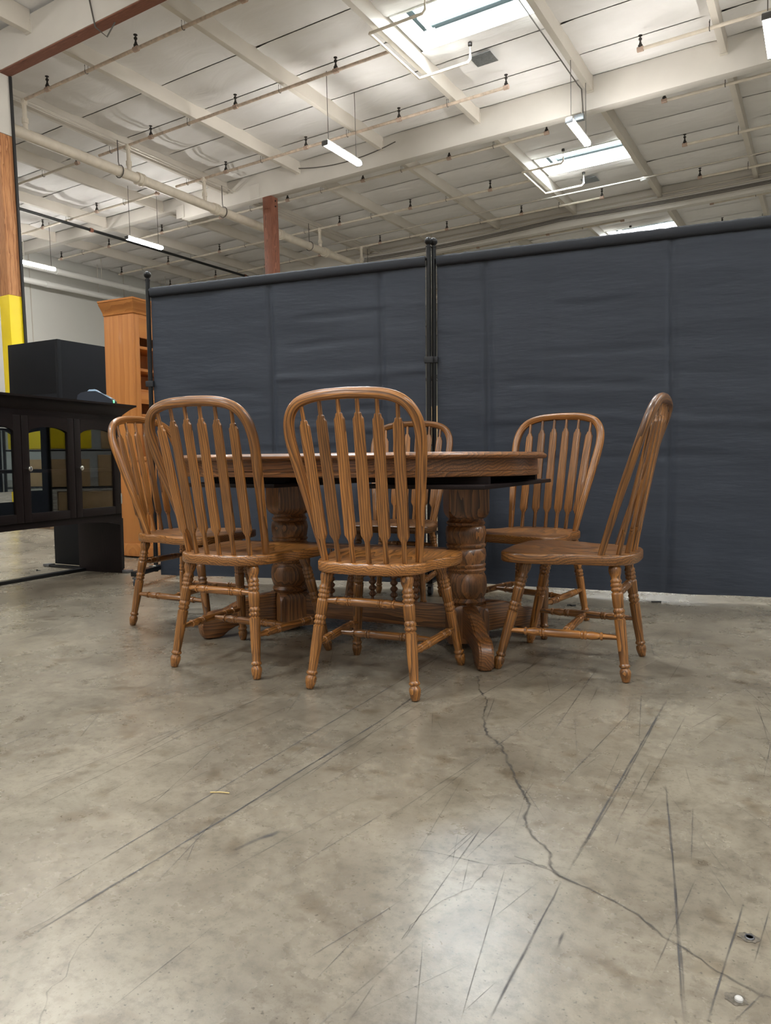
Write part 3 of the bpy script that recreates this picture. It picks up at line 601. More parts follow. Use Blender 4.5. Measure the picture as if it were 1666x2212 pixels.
BZ0, BZ1 = .402, .936
def bow_y(v): return -.125-.178*v**1.08
def seat_outline():
    h = catmull([(0, -.234, 0), (.06, -.232, 0), (.115, -.219, 0), (.156, -.19, 0), (.179, -.147, 0), (.187, -.1, 0), (.187, -.062, 0), (.196, -.03, 0), (.214, .005, 0), (.226, .055, 0), (.229, .11, 0), (.224, .165, 0), (.206, .199, 0), (.165, .217, 0), (.1, .223, 0), (0, .225, 0)], 3)
    return [(p.x, p.y) for p in h]+[(-p.x, p.y) for p in reversed(h[1:-1])]
def seat_mesh():
    out = seat_outline(); n = len(out); mb = MB(); vs, fs = [], []
    def topz(x, y):
        sad = math.exp(-((abs(x)-.085)/.062)**2-((y-.0)/.1)**2)
        pom = math.exp(-(x/.03)**2-((y-.16)/.07)**2)
        return .416-.013*sad+.003*pom-.004*math.exp(-((y+.2)/.05)**2)*0
    rings = [(.15, 0), (.35, 0), (.55, 0), (.72, 0), (.86, 0), (.95, 0), (.985, -.0015), (1.0, -.006)]
    vs.append((0, 0, topz(0, 0)))
    for s, dz in rings:
        for (x, y) in out: vs.append((x*s, y*s, topz(x*s, y*s)+dz))
    vs += [(x, y, .386) for x, y in out]+[(x*.985, y*.985, .381) for x, y in out]+[(x*.5, y*.5, .381) for x, y in out]
    R = len(rings)+3
    for k in range(n): fs.append((0, 1+k, 1+(k+1) % n))
    for i in range(R-1):
        for k in range(n): fs.append((1+i*n+k, 1+(i+1)*n+k, 1+(i+1)*n+(k+1) % n, 1+i*n+(k+1) % n))
    fs.append(tuple(1+(R-1)*n+k for k in range(n)))
    return mb.add(vs, fs, [gcperm((v[0]*1.0, v[1], v[2]*1.0), 'y') for v in vs])
SLATP = [(0, 0.0088, 0.0088), (0.06, 0.0085, 0.0085), (0.14, 0.0078, 0.0078), (0.155, 0.009, 0.0078), (0.19, 0.0191, 0.0068), (0.196, 0.0197, 0.0066), (0.205, 0.0198, 0.0064), (0.35, 0.0193, 0.0062), (0.6, 0.0184, 0.006), (0.8, 0.0177, 0.006), (0.858, 0.0173, 0.006), (0.864, 0.0167, 0.006), (0.872, 0.0132, 0.006), (0.882, 0.0113, 0.0062), (0.893, 0.0107, 0.0066), (0.896, 0.0075, 0.0066), (0.9, 0.0066, 0.0066), (1, 0.0062, 0.0062)]
def make_chair(label):
    t = thing('dining_chair', label, 'chair', Matrix.Identity(4))
    obj('seat', seat_mesh(), 'oak', t, sharp=50)
    # bent bow
    half = [Vector((p.x, bow_y(max(0, p.y)), BZ0+(BZ1-BZ0)*p.y)) for p in BOWP]
    path = half+[Vector((-p.x, p.y, p.z)) for p in reversed(half[:-1])]
    n = len(path); lean = Vector((0, -1, .33)).normalized()
    sc = []
    for i in range(n):
        e = min(i, n-1-i)/10; sc.append((.62+.38*min(1, e), .8+.2*min(1, e)))
    obj('bow', MB().sweep(path, superell(.0165, .0135, 14, .62), up=lean, scales=sc), 'oak', t, sharp=60)
    for i in range(6):
        xb = (-.135, -.081, -.027, .027, .081, .135)[i]; xt = (-.157, -.0945, -.0315, .0315, .0945, .157)[i]
        vt = {0: .955, 1: .985, 2: .995}[min(i, 5-i)]
        p0 = Vector((xb, -.208+1.7*xb*xb, .405)); p1 = Vector((xt, bow_y(vt), BZ0+(BZ1-BZ0)*vt))
        m, L = align(p0, p1)
        mb = MB(); q = m.to_quaternion().inverted() @ Vector((1, 0, 0))
        path_ = [(0, 0, a*L) for a, _, _ in SLATP]
        vs, fs, gs = [], [], []; NS = 16
        side = Vector((q.x, q.y, 0)).normalized(); nn = Vector((-side.y, side.x, 0))
        for a, wx, wy in SLATP:
            fl = min(1, max(0, (wx/wy-1.1)/1.2)); base = superell(1, 1, NS, 1-.5*fl)
            for (c, d) in base:
                v = side*c*wx+nn*d*wy+Vector((0, 0, a*L)); vs.append(v); gs.append((c*wx+.3*i, d*wy, a*L))
        k = NS
        for r in range(len(SLATP)-1):
            for j in range(k): fs.append((r*k+j, r*k+(j+1) % k, (r+1)*k+(j+1) % k, (r+1)*k+j))
        fs += [tuple(reversed(range(k))), tuple((len(SLATP)-1)*k+j for j in range(k))]
        obj('slat', mb.add(vs, fs, gs), 'oak', t, m, sharp=45)
    rf, rt = (.182, -.218, 0), (.135, -.165, .392); ff, ft = (.206, .218, 0), (.152, .125, .392)
    def at(f, tp, z, s): k = z/tp[2]; return (s*(f[0]+(tp[0]-f[0])*k), f[1]+(tp[1]-f[1])*k, z)
    for s in (-1, 1):
        for f, tp in ((rf, rt), (ff, ft)): turned('leg', (s*f[0], f[1], 0), (s*tp[0], tp[1], tp[2]), LEGP, 'oak', t)
        turned('stretcher', at(rf, rt, .143, s), at(ff, ft, .137, s), STP, 'oak', t, 14)
    turned('stretcher', at(rf, rt, .285, -1), at(rf, rt, .285, 1), STP, 'oak', t, 14)
    a = Vector(at(rf, rt, .143, -1)).lerp(Vector(at(ff, ft, .137, -1)), .5); b = Vector((-a.x, a.y, a.z))
    turned('stretcher', a, b, STP, 'oak', t, 14)
    return t
A = 'oak arrow-back dining chair '
CH = [(-1.834, 2.068, 4.7, A+'on the open table side, nearer the dark hutch'),
      (-1.275, 2.118, 9.5, A+'on the open table side, farther from the dark hutch'),
      (-2.494, 2.438, -80.9, A+'at the table end facing away from the dark hutch'),
      (-1.9, 3.275, 192, A+'between table and black screens, nearer the dark hutch'),
      (-1.138, 3.125, 169.8, A+'between table and black screens, farther from the dark hutch'),
      (-.776, 2.606, 93.9, A+'turned side-on at the table end farthest from the hutch')]
proto = make_chair(CH[0][3])
for i, (x, y, a, lab) in enumerate(CH):
    c = proto if i == 0 else copy_tree(proto)
    c.matrix_world = T(x, y, .001) @ RZ(a); c['label'] = lab; c['group'] = 'oak chairs around the pedestal table'

# ================================================================== TABLE
TC, TA = (-1.71, 2.60), 4.0
tbl = thing('dining_table', 'oval oak dining table on two turned pedestals joined by a stretcher', 'table', T(*TC) @ RZ(TA))
def stadium(a, b, n=64):
    s = a-b; out = []
    for k in range(n):
        t = 2*math.pi*(k+.5)/n; c = math.cos(t); out.append((b*c+math.copysign(s, c), b*math.sin(t)))
    return out
def ringsurf(levels, a, b, closed_top=True, n=72):
    mb = MB(); vs, fs = [], []
    for off, z in levels: vs += [(x, y, z) for x, y in stadium(a+off, b+off, n)]
    for i in range(len(levels)-1):
        for k in range(n): fs.append((i*n+k, i*n+(k+1) % n, (i+1)*n+(k+1) % n, (i+1)*n+k))
    if closed_top: fs += [tuple(range(n)), tuple((len(levels)-1)*n+k for k in range(n))]
    else:
        i = len(levels)-1
        for k in range(n): fs.append((i*n+k, i*n+(k+1) % n, (k+1) % n, k))
    return mb.add(vs, fs, [gcperm(v, 'x') for v in vs])
ta, tb = .80, .54
obj('tabletop', ringsurf([(-.06, .7395), (-.012, .7395), (-.004, .742), (0, .748), (0, .753), (-.005, .758), (-.008, .759), (-.012, .7625), (-.02, .764)], ta, tb), 'oak_table', tbl, sharp=40)
obj('apron', ringsurf([(-.036, .739), (-.034, .699), (-.036, .6975), (-.036, .6955), (-.032, .694), (-.031, .684), (-.033, .679), (-.04, .677), (-.055, .677), (-.055, .739)], ta, tb, False), 'oak_table', tbl, sharp=40)
inv = (T(*TC) @ RZ(TA)).inverted()
PED = [inv @ Vector((-1.222, 2.65, 0)), inv @ Vector((-2.02, 2.54, 0))]
COLP = [(.16, .066), (.166, .066), (.17, .074), (.18, .079), (.19, .074), (.194, .072), (.2, .076), (.225, .083), (.25, .084), (.275, .081), (.29, .073), (.294, .073), (.3, .079), (.306, .08), (.312, .074), (.318, .079), (.324, .08), (.33, .0745), (.335, .0765), (.36, .081), (.385, .078), (.39, .072), (.396, .078), (.403, .079), (.409, .073), (.413, .076), (.45, .081), (.474, .077), (.478, .071), (.484, .076), (.491, .077), (.497, .07), (.508, .068), (.52, .066)]
def tongue_block(s, z0, z1, chamf_z, up):
    """square block whose corners are cut back in a rounded tongue towards one end"""
    mb = MB(); lv = []
    N = 7
    zs = [z0, z1-chamf_z] if up else [z0+chamf_z, z1]
    def sect(c, z, sh=0):
        h = s/2-sh; return [(h-c, -h), (h, -h+c), (h, h-c), (h-c, h), (-h+c, h), (-h, h-c), (-h, -h+c), (-h+c, -h)]
    rows = []
    cs = [(i/N) for i in range(N+1)]
    seq = [(zs[0], .004, 0), (zs[1], .004, 0)] if up else [(zs[0], .004, 0), (zs[1], .004, 0)]
    tong = [((z1-chamf_z)+chamf_z*f, .004+.048*(1-math.sqrt(max(0, 1-f*f))), .012*f**3) for f in cs[1:]]
    if up: rows = seq+tong
    else:
        tong = [(z0+chamf_z-chamf_z*f, .004+.048*(1-math.sqrt(max(0, 1-f*f))), .012*f**3) for f in cs[1:]]
        rows = list(reversed(tong))+seq
    vs, fs = [], []
    for z, c, sh in rows: vs += [(x, y, z) for x, y in sect(c, z, sh)]
    for i in range(len(rows)-1):
        for k in range(8): fs.append((i*8+k, i*8+(k+1) % 8, (i+1)*8+(k+1) % 8, (i+1)*8+k))
    fs += [tuple(range(8)), tuple((len(rows)-1)*8+k for k in range(8))]
    return mb.add(vs, fs, vs)
FOOT = [(.055, .168), (.1, .166), (.16, .158), (.215, .145), (.25, .13), (.275, .118), (.29, .114), (.315, .113), (.345, .108), (.37, .096), (.386, .075), (.39, .05), (.385, .022), (.374, .004), (.36, 0), (.31, 0), (.295, .006), (.27, .026), (.24, .04), (.2, .047), (.15, .048), (.1, .045), (.055, .04)]
def foot_mesh():
    mb = MB(); ctr = Vector((.2, .09))
    n = len(FOOT); vs = []
    levels = [(-.027, .007), (-.0245, .004), (-.0215, .0035), (-.018, 0), (.018, 0), (.0215, .0035), (.0245, .004), (.027, .007)]
    for y, ins in levels:
        for i, (x, z) in enumerate(FOOT):
            a, b = Vector(FOOT[i-1]), Vector(FOOT[(i+1) % n]); t = (b-a).normalized(); nrm = Vector((t.y, -t.x))
            p = Vector((x, z))-nrm*(-ins)
            vs.append((p.x, y, max(0.002, p.y)))
    fs = [tuple(range(n)), tuple((len(levels)-1)*n+k for k in range(n))]
    for i in range(len(levels)-1):
        for k in range(n): fs.append((i*n+k, i*n+(k+1) % n, (i+1)*n+(k+1) % n, (i+1)*n+k))
    return mb.add(vs, fs, [gcperm(v, 'x') for v in vs])
footme = foot_mesh().mesh('foot', 40); footme.materials.append(M['oak_table'])
for i, p in enumerate(PED):
    sgn = 1 if i == 0 else -1
    base = -59 if i == 0 else 180+57
    pd = obj('pedestal', MB().lathe(COLP, 32), 'oak_table', tbl, T(p.x, p.y, 0) @ RZ(base), sharp=50)
    obj('top_block', tongue_block(.158, .505, .637, .045, False), 'oak_table', pd)
    obj('base_block', tongue_block(.158, .02, .172, .045, True), 'oak_table', pd)
    for k in (0, 1):
        ang = 0 if k == 0 else (117 if i == 0 else -114)
        fo = obj('foot', footme, None, pd, RZ(ang) @ T(.02, 0, 0))
        obj('glide', MB().lathe([(0, .016), (.004, .016)], 10, T(.35, 0, 0)), 'rubber', fo)
    mp = MB().box((0, 0, .6445), (.46, .86, .015), 'y', bev=.003)
    for yy in (-.3, .3): mp.box((0, yy, .6645), (.4, .03, .025), 'x')
    obj('mounting_plate', mp, 'espresso', tbl, T(p.x+.0*sgn, p.y, 0))
    bk = MB()
    for yy in (-.25, .25):
        bk.box((0, yy, .6655), (.09, .05, .023), 'x', bev=.003)
    obj('slide_bracket', bk, 'grey_metal', tbl, T(p.x-.12*sgn, p.y, 0))
sl = MB()
for yy in (-.28, .28): sl.box((0, PED[0].y+yy, .6655), (1.05, .035, .022), 'x')
obj('extension_slide', sl, 'espresso', tbl)
q0, q1 = PED[1], PED[0]; mid = (q0+q1)/2; dl = (q1-q0); ang = math.degrees(math.atan2(dl.y, dl.x))
st = obj('stretcher_board', MB().box((0, 0, .106), (dl.length-.1, .032, .095), 'x', bev=.004), 'oak_table', tbl, T(mid.x, mid.y, 0) @ RZ(ang))
BOB = [(0, .006), (.012, .006)]
for k in range(7):
    z0 = .012+k*.0225; BOB += [(z0+.001, .0085), (z0+.006, .0145), (z0+.011, .0165), (z0+.016, .0145), (z0+.021, .0085)]
BOB += [(.172, .006), (.185, .006)]
bm_ = MB().lathe(BOB, 14).mesh('spindle', 60); bm_.materials.append(M['oak_dark'])
for k in range(5): obj('spindle', bm_, None, st, T(-.2+.0975*k, 0, .1525) @ Matrix.Diagonal((1, 1, 1.12, 1)))
obj('spindle_rail', MB().box((0, 0, .374), (dl.length-.14, .034, .022), 'x', bev=.004), 'oak_dark', st)

# ================================================================== ROLLING BLACK SCREENS
def divider(p0, p1, z0, z1, label, creases, hl, seed, foff):
    p0, p1 = Vector(p0), Vector(p1); d = p1-p0; L = d.length; t = thing('room_divider', label, 'screen', T(p0.x, p0.y) @ Matrix.Rotation(math.atan2(d.y, d.x), 4, 'Z'))
    def top(x): return z0+(z1-z0)*x/L
    for s, x in ((0, 0), (1, L)):
        zt = top(x)
        po = obj('pole', MB().tube([(x, 0, .06), (x, 0, zt+.06)], .0135, 12), 'black_metal', t)
        obj('finial', MB().lathe([(0, .016), (.006, .016), (.008, .01), (.014, .01)]+[(.034+.022*math.sin(a), max(.0005, .022*math.cos(a))) for a in [-.9+2.45*k/9 for k in range(10)]], 14, T(x, 0, zt+.06)), 'black_metal', po)
        obj('strap', MB().box((x, 0, zt-.56), (.05, .034, .035), bev=.004), 'rubber', po)
        x += foff[s]
        fb = obj('foot_bar', MB().box((x, .02, .082), (.04, .56, .03), 'y', bev=.004), 'black_metal', t)
        for y in (-.24, .28):
            cs = obj('caster', MB().lathe([(-.012, .02), (-.01, .026), (.01, .026), (.012, .02)], 14, T(x, y+.012, .0275) @ Matrix.Rotation(math.pi/2, 4, 'Y')), 'caster', fb)
            cs2 = MB(); cs2.box((x, y+.004, .055), (.034, .03, .012), bev=.003); cs2.lathe([(0, .008), (.02, .008)], 8, T(x, y, .05))
            fm2 = MB().lathe([(-.0165, .014), (.0165, .014)], 10, T(x, y+.012, .03) @ Matrix.Rotation(math.pi/2, 4, 'Y'))
            obj('caster_fork', cs2, 'grey_metal', fb)
        obj('base_clip', MB().box((x, -.02, .1), (.05, .05, .012), bev=.003), 'chrome', fb)
    r = random.Random(seed); nx, nz = 150, 90; x0, x1 = .018, L-.018; vs, gs = [], []; mb = MB()
    bumps = [(r.uniform(0, L), r.uniform(.5, 1.5), r.uniform(.004, .009)) for _ in range(6)]
    for j in range(nz+1):
        for i in range(nx+1):
            u, v = i/nx, j/nz; x = x0+(x1-x0)*u; z = .035+(top(x)-.035)*v
            y = .016*math.sin(x*2.6+seed)*(1-v*.8)+.006*math.sin(x*9+seed*2+z*1.3)*(1-v)**1.2
            for cx_, amp, wdt in creases: y += 1.4*amp*math.exp(-((x-cx_-.012*math.sin(z*2))/wdt)**2)*(.4+.6*math.sin(math.pi*min(1, v*1.02))**.5)
            for (zc, amp, xa, xb) in hl:
                if xa < x < xb: y += 1.7*amp*math.exp(-((z-zc-.03*math.sin(x*2.2+zc*7))/.012)**2)*min(1, (x-xa)*8, (xb-x)*8)
            y += .010*noise.noise(Vector((x*1.1, z*1.7, seed*3.1)))+.004*noise.noise(Vector((x*2.0, z*9, seed*1.7)))
            y += .008*math.exp(-((v-.0)/.12)**2)*math.sin(x*16+seed)
            vs.append((x, y*(1 if v < .96 else (1-v)/.04), z)); gs.append((x, y, z))
    fs = [(j*(nx+1)+i, j*(nx+1)+i+1, (j+1)*(nx+1)+i+1, (j+1)*(nx+1)+i) for j in range(nz) for i in range(nx)]
    fo = obj('fabric', mb.add(vs, fs, gs), 'fabric', t, sharp=80)
    # rod pocket rolled over the top rail
    n = 60; path = [(x0+(x1-x0)*k/n, 0, top(x0+(x1-x0)*k/n)-.014) for k in range(n+1)]
    scl = [(1+.12*noise.noise(Vector((k*.9, seed, 0))), 1+.12*noise.noise(Vector((k*.9, seed, 5)))) for k in range(n+1)]
    obj('rod_pocket', MB().sweep(path, superell(.021, .03, 12, .8), up=Vector((0, 0, 1)), scales=scl), 'fabric_hem', t, sharp=80)
    obj('rail', MB().tube([(0, 0, top(0)), (L, 0, top(L))], .011, 10), 'black_metal', t)
    return t
PA, PM = (-3.561, 3.148), (-1.94, 3.715)
HLA = [(1.25, -.006, .75, 2), (1.06, .006, 1.2, 1.55), (1.42, .004, .85, 1.5), (1.55, .004, .9, 1.55), (.92, -.005, .8, 1.5), (.78, .004, .3, 1.3), (1.15, .003, .2, .75), (.6, .004, .5, 1.5)]
divider(PA, PM, 1.775, 1.86, 'black fabric rolling screen standing beside the maple bookcase', [(.78, .012, .014), (1.44, .014, .02), (.35, .008, .12)], HLA, 1, (0, -.035))
PN, PR = (-1.925, 3.748), (.06, 4.19)
HLB = [(.93, -.004, .25, 2), (1.15, .004, .35, 1.2), (1.33, .003, .5, 1.25), (.72, .004, .4, 1.6), (1.55, .003, .6, 1.1)]
divider(PN, PR, 1.862, 1.905, 'black fabric rolling screen standing behind the turned side-on chair', [(.3, .014, .02), (1.25, .012, .014), (.62, .006, .05)], HLB, 2, (.035, 0))

# ================================================================== DARK HUTCH
HM = T(-4.029, 3.286, .001) @ RZ(99.8)
hut = thing('china_hutch', 'dark espresso wooden hutch with arched glass doors and crown top', 'hutch', HM)
HL, HD = 1.66, .36     # length along -x, depth along +y
E = 'espresso'
for x in (-.012, -HL+.012): obj('side_panel', MB().box((x, HD/2, .52), (.024, HD, 1.04), bev=.003), E, hut)
obj('top_panel', MB().box((-HL/2, HD/2, 1.03), (HL-.05, HD-.01, .018), 'x'), E, hut)
obj('bottom_panel', MB().box((-HL/2, HD/2, .395), (HL-.05, HD-.02, .02), 'x'), E, hut)
sf = obj('shelf', MB().box((-HL/2, .105, .69), (HL-.05, .17, .018), 'x'), E, hut)
# crown: flared moulding on front and both ends
cp_ = [(0, 1.035), (.012, 1.04), (.016, 1.05), (.05, 1.085), (.07, 1.1), (.08, 1.104), (.08, 1.116), (0, 1.116)]
cm = MB(); vs, fs = [], []
corners = [(0, HD, 1, 0), (0, 0, 1, -1), (-HL, 0, -1, -1), (-HL, HD, -1, 0)]
for (x, y, sx, sy) in corners:
    for o_, z in cp_: vs.append((x+sx*o_, y+sy*o_, z))
k = len(cp_)
for i in range(3):
    for j in range(k): fs.append((i*k+j, (i+1)*k+j, (i+1)*k+(j+1) % k, i*k+(j+1) % k))
fs += [tuple(range(k)), tuple(3*k+j for j in range(k)), (k-1, 2*k-1, 3*k-1, 4*k-1)]
obj('crown', cm.add(vs, fs, [gcperm(v, 'x') for v in vs]), E, hut, sharp=30)
# face frame
ff_ = MB(); ff_.box((-HL/2, .0, 1.022), (HL-.048, .022, .034), 'x')
for x in (-.034, -HL+.034): ff_.box((x, 0, .69), (.02, .022, .63))
obj('face_frame', ff_, E, hut)
ap = [(-.024, .4), (-HL+.024, .4), (-HL+.024, .325)]+[(-HL+.05+(HL-.1)*u, .33+.032*min(1, 6*min(u, 1-u))**.6) for u in [i/24 for i in range(25)]]+[(-.024, .325)]
obj('apron', MB().prism(ap, -.011, .011, 'x'), E, hut)
bk_ = MB(); bk_.box((-.22, HD-.006, .7), (.42, .01, .64), 'x'); bk_.box((-HL+.22, HD-.006, .7), (.42, .01, .64), 'x'); bk_.box((-HL/2, HD-.006, .99), (HL-.86, .01, .07), 'x'); bk_.box((-HL/2, HD-.006, .44), (HL-.86, .01, .12), 'x')
obj('back_panel', bk_, 'black_panel', hut)
obj('added_mirror', MB().box((-.88, .2, .755), (.82, .006, .37), 'x'), 'added_mirror', hut)  # reflector added inside the hutch to show the hidden shelf behind the screens
DW = (HL-.1)/4
for i in range(4):
    xr = -.045-i*DW; xl = xr-DW+.004; zb, zt = .402, 1.004; fw = .05
    dm = MB()
    dm.box((xr-fw/2, -.022, (zb+zt)/2), (fw, .022, zt-zb), 'z', bev=.003); dm.box((xl+fw/2, -.022, (zb+zt)/2), (fw, .022, zt-zb), 'z', bev=.003)
    dm.box(((xl+xr)/2, -.022, zb+fw/2), (xr-xl-2*fw, .022, fw), 'x', bev=.003)
    a, b = xl+fw, xr-fw; arch = [(b, zt), (a, zt), (a, zt-.088)]+[(a+(b-a)*u, zt-.088+.03*math.sin(math.pi*u)**.6) for u in [k/14 for k in range(1, 14)]]+[(b, zt-.088)]
    dm.prism(arch, -.033, -.011, 'x')
    do = obj('door', dm, E, hut)
    obj('glass', MB().box(((a+b)/2, -.02, (zb+zt)/2), (b-a+.01, .004, zt-zb-.06)), 'glass', do)
    kx = xl+.028 if i in (0, 2) else xl+.012
    if i == 1: kx = xl+.03
    obj('knob', MB().lathe([(0, .007), (.012, .006), (.014, .012), (.02, .0155), (.026, .0145), (.03, .007)], 14, T(kx, -.033, .705) @ Matrix.Rotation(math.pi/2, 4, 'X')), 'chrome', do)
    if i == 0:
        hb = MB(); hb.box((xr+.004, -.034, .5), (.012, .003, .07), bev=.001); hb.lathe([(0, .004), (.05, .004)], 8, T(xr+.004, -.036, .475)); obj('hinge', hb, 'chrome', do)
# black flat-footed base and end panels under the hutch
FB = HM.inverted() @ T(-4.375, 3.265) @ RZ(5)
cf = obj('cross_foot', MB().box((-.02, 0, .008), (.78, .05, .014), 'x', bev=.003), 'black_metal', hut, FB)
for x in (-.385, .365): obj('foot_cap', MB().box((x, 0, .011), (.06, .056, .018), 'x', bev=.004), 'grey_metal', cf)
obj('floor_rail', MB().box((.02, -.83, .011), (.05, 1.6, .02), 'y', bev=.003), 'black_metal', hut, FB)
for x in (-.2, .135): obj('end_panel', MB().box((x, .04, .19), (.325, .014, .345), 'z', bev=.003), 'black_panel', hut, FB)
# label printer on the crown
pr = thing('label_printer', 'small dark blue-grey label printer with green light on the hutch top', 'printer', HM @ T(-.1, .07, 1.1165) @ RZ(-62))
prof = [(-.12, 0), (-.12, .035), (-.115, .055), (-.095, .07), (-.06, .078), (-.005, .08), (.03, .066), (.09, .03), (.098, .022), (.1, .006), (.095, 0)]
obj('body', MB().prism(prof, -.062, .062, 'x'), 'printer', pr, sharp=30)
obj('lid', MB().prism([(-.065, .0778), (-.05, .092), (-.015, .094), (.016, .0725), (-.005, .0805), (-.06, .0785)], -.036, .036, 'x'), 'printer_blue', pr)
SL = Matrix.Rotation(math.atan2(.036, .06), 4, 'Y')
SM = T(.06, 0, .0488) @ SL
obj('control_panel', MB().box((0, 0, 0), (.062, .08, .004), bev=.001), 'plastic_dark', pr, SM)
for s in (-1, 1): obj('trim_strip', MB().box((0, s*.052, 0), (.068, .009, .005)), 'printer_blue', pr, SM)
for k in range(4): obj('button', MB().box((.016, -.024+.016*k, .0025), (.008, .01, .002)), 'paper', pr, SM)
obj('power_light', MB().tube([(.1003, -.03+.008*math.cos(a), .015+.008*math.sin(a)) for a in [2*math.pi*k/10 for k in range(11)]], .0022, 6), 'green_led', pr)
obj('feed_slot', MB().box((.1, .015, .014), (.003, .05, .006)), 'plastic_dark', pr)

# ================================================================== MAPLE BOOKCASE
bc = thing('bookcase', 'tall honey maple bookcase with crown and open shelves on a cabinet base', 'bookcase', T(-4.45, 3.862, .001) @ RZ(94))
W, D1, D2 = .86, .40, .29           # x = width (runs away), y = depth to the back
off = .10
Mp = 'maple'
obj('base_cabinet', MB().box((W/2, D1/2, .42), (W, D1, .66), 'z', bev=.003), Mp, bc)
obj('plinth', MB().box((W/2, D1/2, .06), (W+.02, D1+.02, .1), 'x', bev=.008), Mp, bc)
obj('counter', MB().box((W/2, D1/2, .765), (W+.03, D1+.03, .03), 'x', bev=.008), Mp, bc)
for k in (0, 1): 
    dd = obj('door', MB().box((W*(.25+.5*k), -.008, .43), (W/2-.04, .016, .54), 'z', bev=.005), Mp, bc); obj('knob', MB().lathe([(0, .008), (.02, .014), (.026, .006)], 12, T(W/2+(-.06 if k == 0 else .06), -.016, .5) @ Matrix.Rotation(math.pi/2, 4, 'X')), 'black_metal', dd)
for x in (.012, W-.012): obj('side_panel', MB().box((x, off+D2/2, 1.34), (.024, D2, 1.12), 'z', bev=.002), Mp, bc)
obj('back_panel', MB().box((W/2, off+D2-.008, 1.34), (W-.05, .01, 1.12), 'z'), Mp, bc)
fr = MB()
for x in (.03, W-.03): fr.box((x, off-.009, 1.34), (.06, .018, 1.12), 'z', bev=.002)
fr.box((W/2, off-.009, 1.79), (W-.12, .018, .2), 'x')
obj('face_frame', fr, Mp, bc)
for z in (1.62, 1.45, 1.29, 1.1): obj('shelf', MB().box((W/2, off+D2/2-.01, z), (W-.055, D2-.03, .022), 'x', bev=.003), Mp, bc)
obj('drawer_front', MB().box((W/2, off+.004, 1.235), (W-.125, .018, .09), 'x', bev=.003), Mp, bc)
cp2 = [(0, 1.865), (.008, 1.868), (.01, 1.885), (.02, 1.9), (.038, 1.925), (.05, 1.94), (.055, 1.955), (.06, 1.958), (.06, 1.97), (0, 1.97)]
vs, fs = [], []; y0, y1 = off-.018, off+D2
for (x, y, sx, sy) in [(0, y1, -1, 0), (0, y0, -1, -1), (W, y0, 1, -1), (W, y1, 1, 0)]:
    for o_, z in cp2: vs.append((x+sx*o_, y+sy*o_, z))
k = len(cp2)
for i in range(3):
    for j in range(k): fs.append((i*k+j, (i+1)*k+j, (i+1)*k+(j+1) % k, i*k+(j+1) % k))
fs += [tuple(range(k)), tuple(3*k+j for j in range(k)), (k-1, 2*k-1, 3*k-1, 4*k-1)]
obj('crown', MB().add(vs, fs, [gcperm(v, 'x') for v in vs]), Mp, bc, sharp=30)
obj('cap', MB().box((W/2, (y0+y1)/2, 1.895), (W-.002, y1-y0-.002, .05), 'x'), Mp, bc)

# ================================================================== BLACK BOOTH AND FAR FURNITURE
bt = thing('black_booth', 'tall black panelled booth standing behind the hutch by the white wall', 'booth', T(-7.22, 5.09, .001) @ RZ(2))
for z0, z1, x0 in ((1.5, 2.08, -.82), (.12, 1.499, -.78)):
    obj('front_panel', MB().box((x0/2, .0, (z0+z1)/2), (-x0, .02, z1-z0), 'z', bev=.003), 'black_board', bt)
obj('corner_post', MB().box((.012, .012, 1.04), (.045, .045, 2.08), 'z', bev=.004), 'black_board', bt)
for z0, z1 in ((.98, 2.08), (.12, .97)): obj('side_panel', MB().box((.015, .72, (z0+z1)/2), (.02, 1.36, z1-z0), 'z', bev=.003), 'black_board', bt)
obj('plinth', MB().box((-.36, .7, .06), (.8, 1.4, .12), 'x', bev=.004), 'plank', bt)
obj('top_panel', MB().box((-.4, .7, 2.06), (.78, 1.36, .02), 'x'), 'black_board', bt)
obj('frame_post', MB().box((-.76, .05, 1.0), (.05, .05, 2.0), 'z', bev=.004), 'black_metal', bt)
ls = thing('low_bench', 'long low wooden bench with tapered legs seen under the hutch', 'bench', T(-7.5, 3.95, .001) @ RZ(92))
obj('rail', MB().box((-.2, 0, .09), (1.5, .05, .17), 'x', bev=.004), 'plank', ls); obj('seat', MB().box((-.2, .22, .2), (1.52, .5, .04), 'x', bev=.006), 'plank', ls)
for x in (-.9, -.17, .5):
    for y in (-.05, .42): obj('leg', MB().lathe([(0, .022), (.17, .035)], 10, T(x, y, 0)), 'espresso', ls)
cs_ = thing('rolling_rack', 'black rolling rack foot with caster beneath the hutch', 'rack', T(-5.32, 2.75, .001) @ RZ(97))
obj('foot_bar', MB().box((0, 0, .083), (.62, .04, .032), 'x', bev=.003), 'black_metal', cs_)
obj('upright', MB().box((-.25, 0, .55), (.03, .03, .92), 'z', bev=.003), 'black_metal', cs_)
for x in (.27, -.27):
    obj('caster', MB().lathe([(-.018, .02), (-.015, .027), (.015, .027), (.018, .02)], 14, T(x, .008, .028) @ Matrix.Rotation(math.pi/2, 4, 'X')), 'caster', cs_)
    obj('caster_fork', MB().box((x, .008, .062), (.03, .044, .016), bev=.003), 'grey_metal', cs_)
